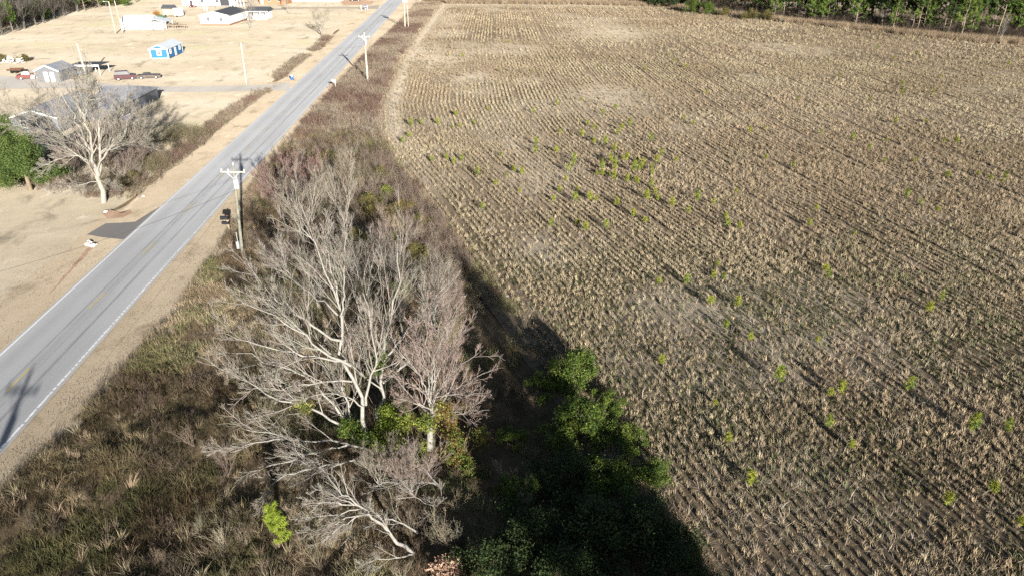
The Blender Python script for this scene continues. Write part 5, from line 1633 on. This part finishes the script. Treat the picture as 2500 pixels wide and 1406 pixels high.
bl = G(602, 208); pl = pole('utility_pole', bl, W(588, 105, bl[1]), 'bare wooden pole on the lawn beside the gravel drive', M_POLEPALE, .24, .17)
bm = G(212, 192); pm = pole('utility_pole', bm, W(188, 106, bm[1]), 'bare wooden pole in front of the carport', M_POLEPALE, .24, .17)
ta = G(283, 84); pa = pole('utility_pole', ta, W(265, 4, ta[1]), 'left one of the tall twin poles with a lamp', M_POLEPALE, .2, .15, lamp=True)
tb = G(300, 81); pb = pole('utility_pole', tb, W(279, 2, tb[1]), 'right one of the tall twin poles beside the white cottage', M_POLEPALE, .2, .15)
bt = G(524, 25); pole('utility_pole', bt, bt + np.array([0, 0, 9]), 'slim pole in front of the long white house', M_POLEPALE, .15, .11)
by = np.array([-44.2, 37.5, 0]); py_ = pole('utility_pole', by, by + np.array([0, 0, 9.4]), 'yard pole outside the left edge whose shadow tip shows', M_POLE, .16, .11)
bx = G(1026, 6); pole('utility_pole', bx, bx + np.array([0, 0, 9]), 'roadside pole at the top edge right of the far road', M_POLEPALE, .17, .12)

def wire(a, b, sag, rad, label):
    a = Vector(a); b = Vector(b)
    n = 16
    m = MB(); m.tube([a.lerp(b, k / n) - Vector((0, 0, sag * 4 * (k / n) * (1 - k / n))) for k in range(n + 1)], rad, 4, False)
    o = m.build('power_line', M_WIRE)
    return tag(o, label, 'wire', 'overhead power lines')
names = ('left', 'middle', 'right')
for i in range(3):
    wire(p0['arm'][i], p1['arm'][i], .7, .006, 'thin %s overhead line reaching the near pole from below' % names[i])
    wire(p1['arm'][i], p2['arm'][i], 1.0, .006, 'thin %s overhead line from near pole to second pole' % names[i])
    wire(p2['arm'][i], p3['arm'][i], 1.0, .006, 'thin %s overhead line from second pole to far pole' % names[i])
wire(p0['neutral'], p1['neutral'], .8, .008, 'lowest overhead line reaching the near pole from below')
wire(p1['neutral'], p2['neutral'], 1.1, .008, 'lowest overhead line from near pole to second pole')
wire(p2['neutral'], p3['neutral'], 1.1, .008, 'lowest overhead line from second pole to far pole')
wire(p1['neutral'], py_['top'], .9, .014, 'service line crossing the road from the near pole')
wire(p2['neutral'], pl['top'], .9, .012, 'service line crossing the road to the lawn pole')
wire(pl['top'], pm['top'], .9, .010, 'service line between the lawn pole and the carport pole')
wire(pm['top'], pb['top'], 1.1, .010, 'service line between the carport pole and the twin poles')

# ------------------------------------------------------------------ bins, mailboxes, small things
q = G(714, 196)
e = empty('trash_cart', q, R(12), 'blue wheeled trash cart at the end of the gravel driveway', 'trash cart')
m = MB(); m.add([(-.26, -.3, .12), (.26, -.3, .12), (.26, .26, .12), (-.26, .26, .12), (-.36, -.42, 1.05), (.36, -.42, 1.05), (.36, .36, 1.05), (-.36, .36, 1.05)],
                [(3, 2, 1, 0), (4, 5, 6, 7), (0, 1, 5, 4), (1, 2, 6, 5), (2, 3, 7, 6), (3, 0, 4, 7)]); m.build('bin', M_BLUE, e)
m = MB(); m.add([(-.39, -.46, 1.055), (.39, -.46, 1.055), (.39, .42, 1.055), (-.39, .42, 1.055), (-.33, -.38, 1.18), (.33, -.38, 1.18), (.33, .40, 1.24), (-.33, .40, 1.24)],
                [(3, 2, 1, 0), (4, 5, 6, 7), (0, 1, 5, 4), (1, 2, 6, 5), (2, 3, 7, 6), (3, 0, 4, 7)]); m.build('lid', M_METALGREY, e)
for x in (-.32, .32):
    m = MB(); m.tube([(x - .04, .3, .14), (x + .04, .3, .14)], .14, 12); m.build('wheel', M_TYRE, e)
MB().bar((-.33, .47, 1.0), (.33, .47, 1.0), .04).build('handle', M_DARK, e)
MB().box(-.12, .12, -.43, -.405, .72, .9).build('badge', M_WHITE, e)

def mailbox(loc, rz, label, mat, paper=True, post=M_WOOD, s=1.0):
    e = empty('mailbox', loc, rz, label, 'mailbox')
    e.scale = (s, s, s)
    MB().box(-.06, .06, -.06, .06, -.1, 1.1).build('post', post, e)
    MB().box(-.42, .12, -.05, .05, 1.0, 1.10).build('arm', post, e)
    prof = [(-.15, 1.105), (.15, 1.105), (.15, 1.27)] + [(.15 * math.cos(a), 1.27 + .13 * math.sin(a)) for a in np.linspace(.3, 2.84, 6)] + [(-.15, 1.27)]
    m = MB(); m.prism(prof, -.55, .1); b_ = m.build('box', mat, e)
    MB().box(-.565, -.552, -.14, .14, 1.12, 1.3).build('door', mat, e)
    MB().box(-.25, -.12, .152, .17, 1.25, 1.42).build('flag', M_RED, b_)
    if paper:
        m = MB(); m.prism([(-.14, .70), (.14, .70), (.14, .92), (-.14, .92)], -.5, .06); m.build('newspaper_box', M_BLACK, e)
    return e
q = G(561, 566); mailbox(q, R(-3), 'black mailbox with newspaper box beside the near power pole', M_BLACK, True, M_WOOD, 1.35)
q = G(820, 216); mailbox(q, R(-3), 'pale mailbox beside the road short of the second power pole', M_STONE, False, M_STONE, 1.3)
q = G(884, 162); mailbox(q, R(-3), 'dark mailbox right beside the second power pole', M_DARK, False, M_WOOD, 1.1)
q = G(892, 26); e = mailbox(q, R(177), 'blue mailbox between white posts at the far left roadside', M_BLUE, True, M_WHITE, 1.4)
for x in (-1.6, .9): 
    o = MB().box(q[0] + x - .1, q[0] + x + .1, q[1] - .1, q[1] + .1, 0, 1.9).build('white_post', M_WHITE)
    tag(o, '%s white post beside the far blue mailbox' % ('left' if x < 0 else 'right'), 'post', 'white posts at the far mailbox')
for px, lab in ((500, 'left'), (506, 'right')):
    q = G(px, 27); e = empty('white_post', q, 0, '%s short white post in front of the long white house' % lab, 'post', 'white posts by the long white house')
    MB().box(-.14, .14, -.14, .14, 0, 1.5).build('post', M_WHITE, e); MB().box(-.18, .18, -.18, .18, 1.5, 1.58).build('cap', M_WHITE, e)

rk = random.Random(3)
for k in range(16):
    px = 222 + rk.gauss(0, 8); py = 597 + rk.gauss(0, 3.2)
    q = G(px, py); s = rk.uniform(.12, .32)
    import bmesh
    bm = bmesh.new(); bmesh.ops.create_icosphere(bm, subdivisions=1, radius=s)
    for v in bm.verts: v.co *= rk.uniform(.75, 1.2); v.co.z *= .7
    me = bpy.data.meshes.new('pale_rock'); bm.to_mesh(me); bm.free()
    o = obj('pale_rock', me, M_STONE, loc=(q[0], q[1], s * .3))
    tag(o, 'pale rubble stone in the small heap at the ditch end', 'stone', 'pale stones at the ditch end')
# scraps of litter
for px, py, s, label in ((258, 518, .35, 'white scrap lying on the red ditch bank'), (350, 480, .22, 'white scrap at the edge of the left roadside brush'), (1236, 724, .3, 'pale stone at the field edge beside the dark shadow'),
                         (178, 1152, .16, 'white scrap of litter in the near brush'), (2007, 975, .22, 'pale stone in the near stubble')):
    q = G(px, py); q[2] = h(q[0], q[1]) + .04
    bm = bmesh.new(); bmesh.ops.create_icosphere(bm, subdivisions=1, radius=s)
    for v in bm.verts: v.co *= rk.uniform(.6, 1.3); v.co.z *= .45
    me = bpy.data.meshes.new('scrap'); bm.to_mesh(me); bm.free()
    tag(obj('litter_scrap', me, M_WHITE, loc=q), label, 'litter')
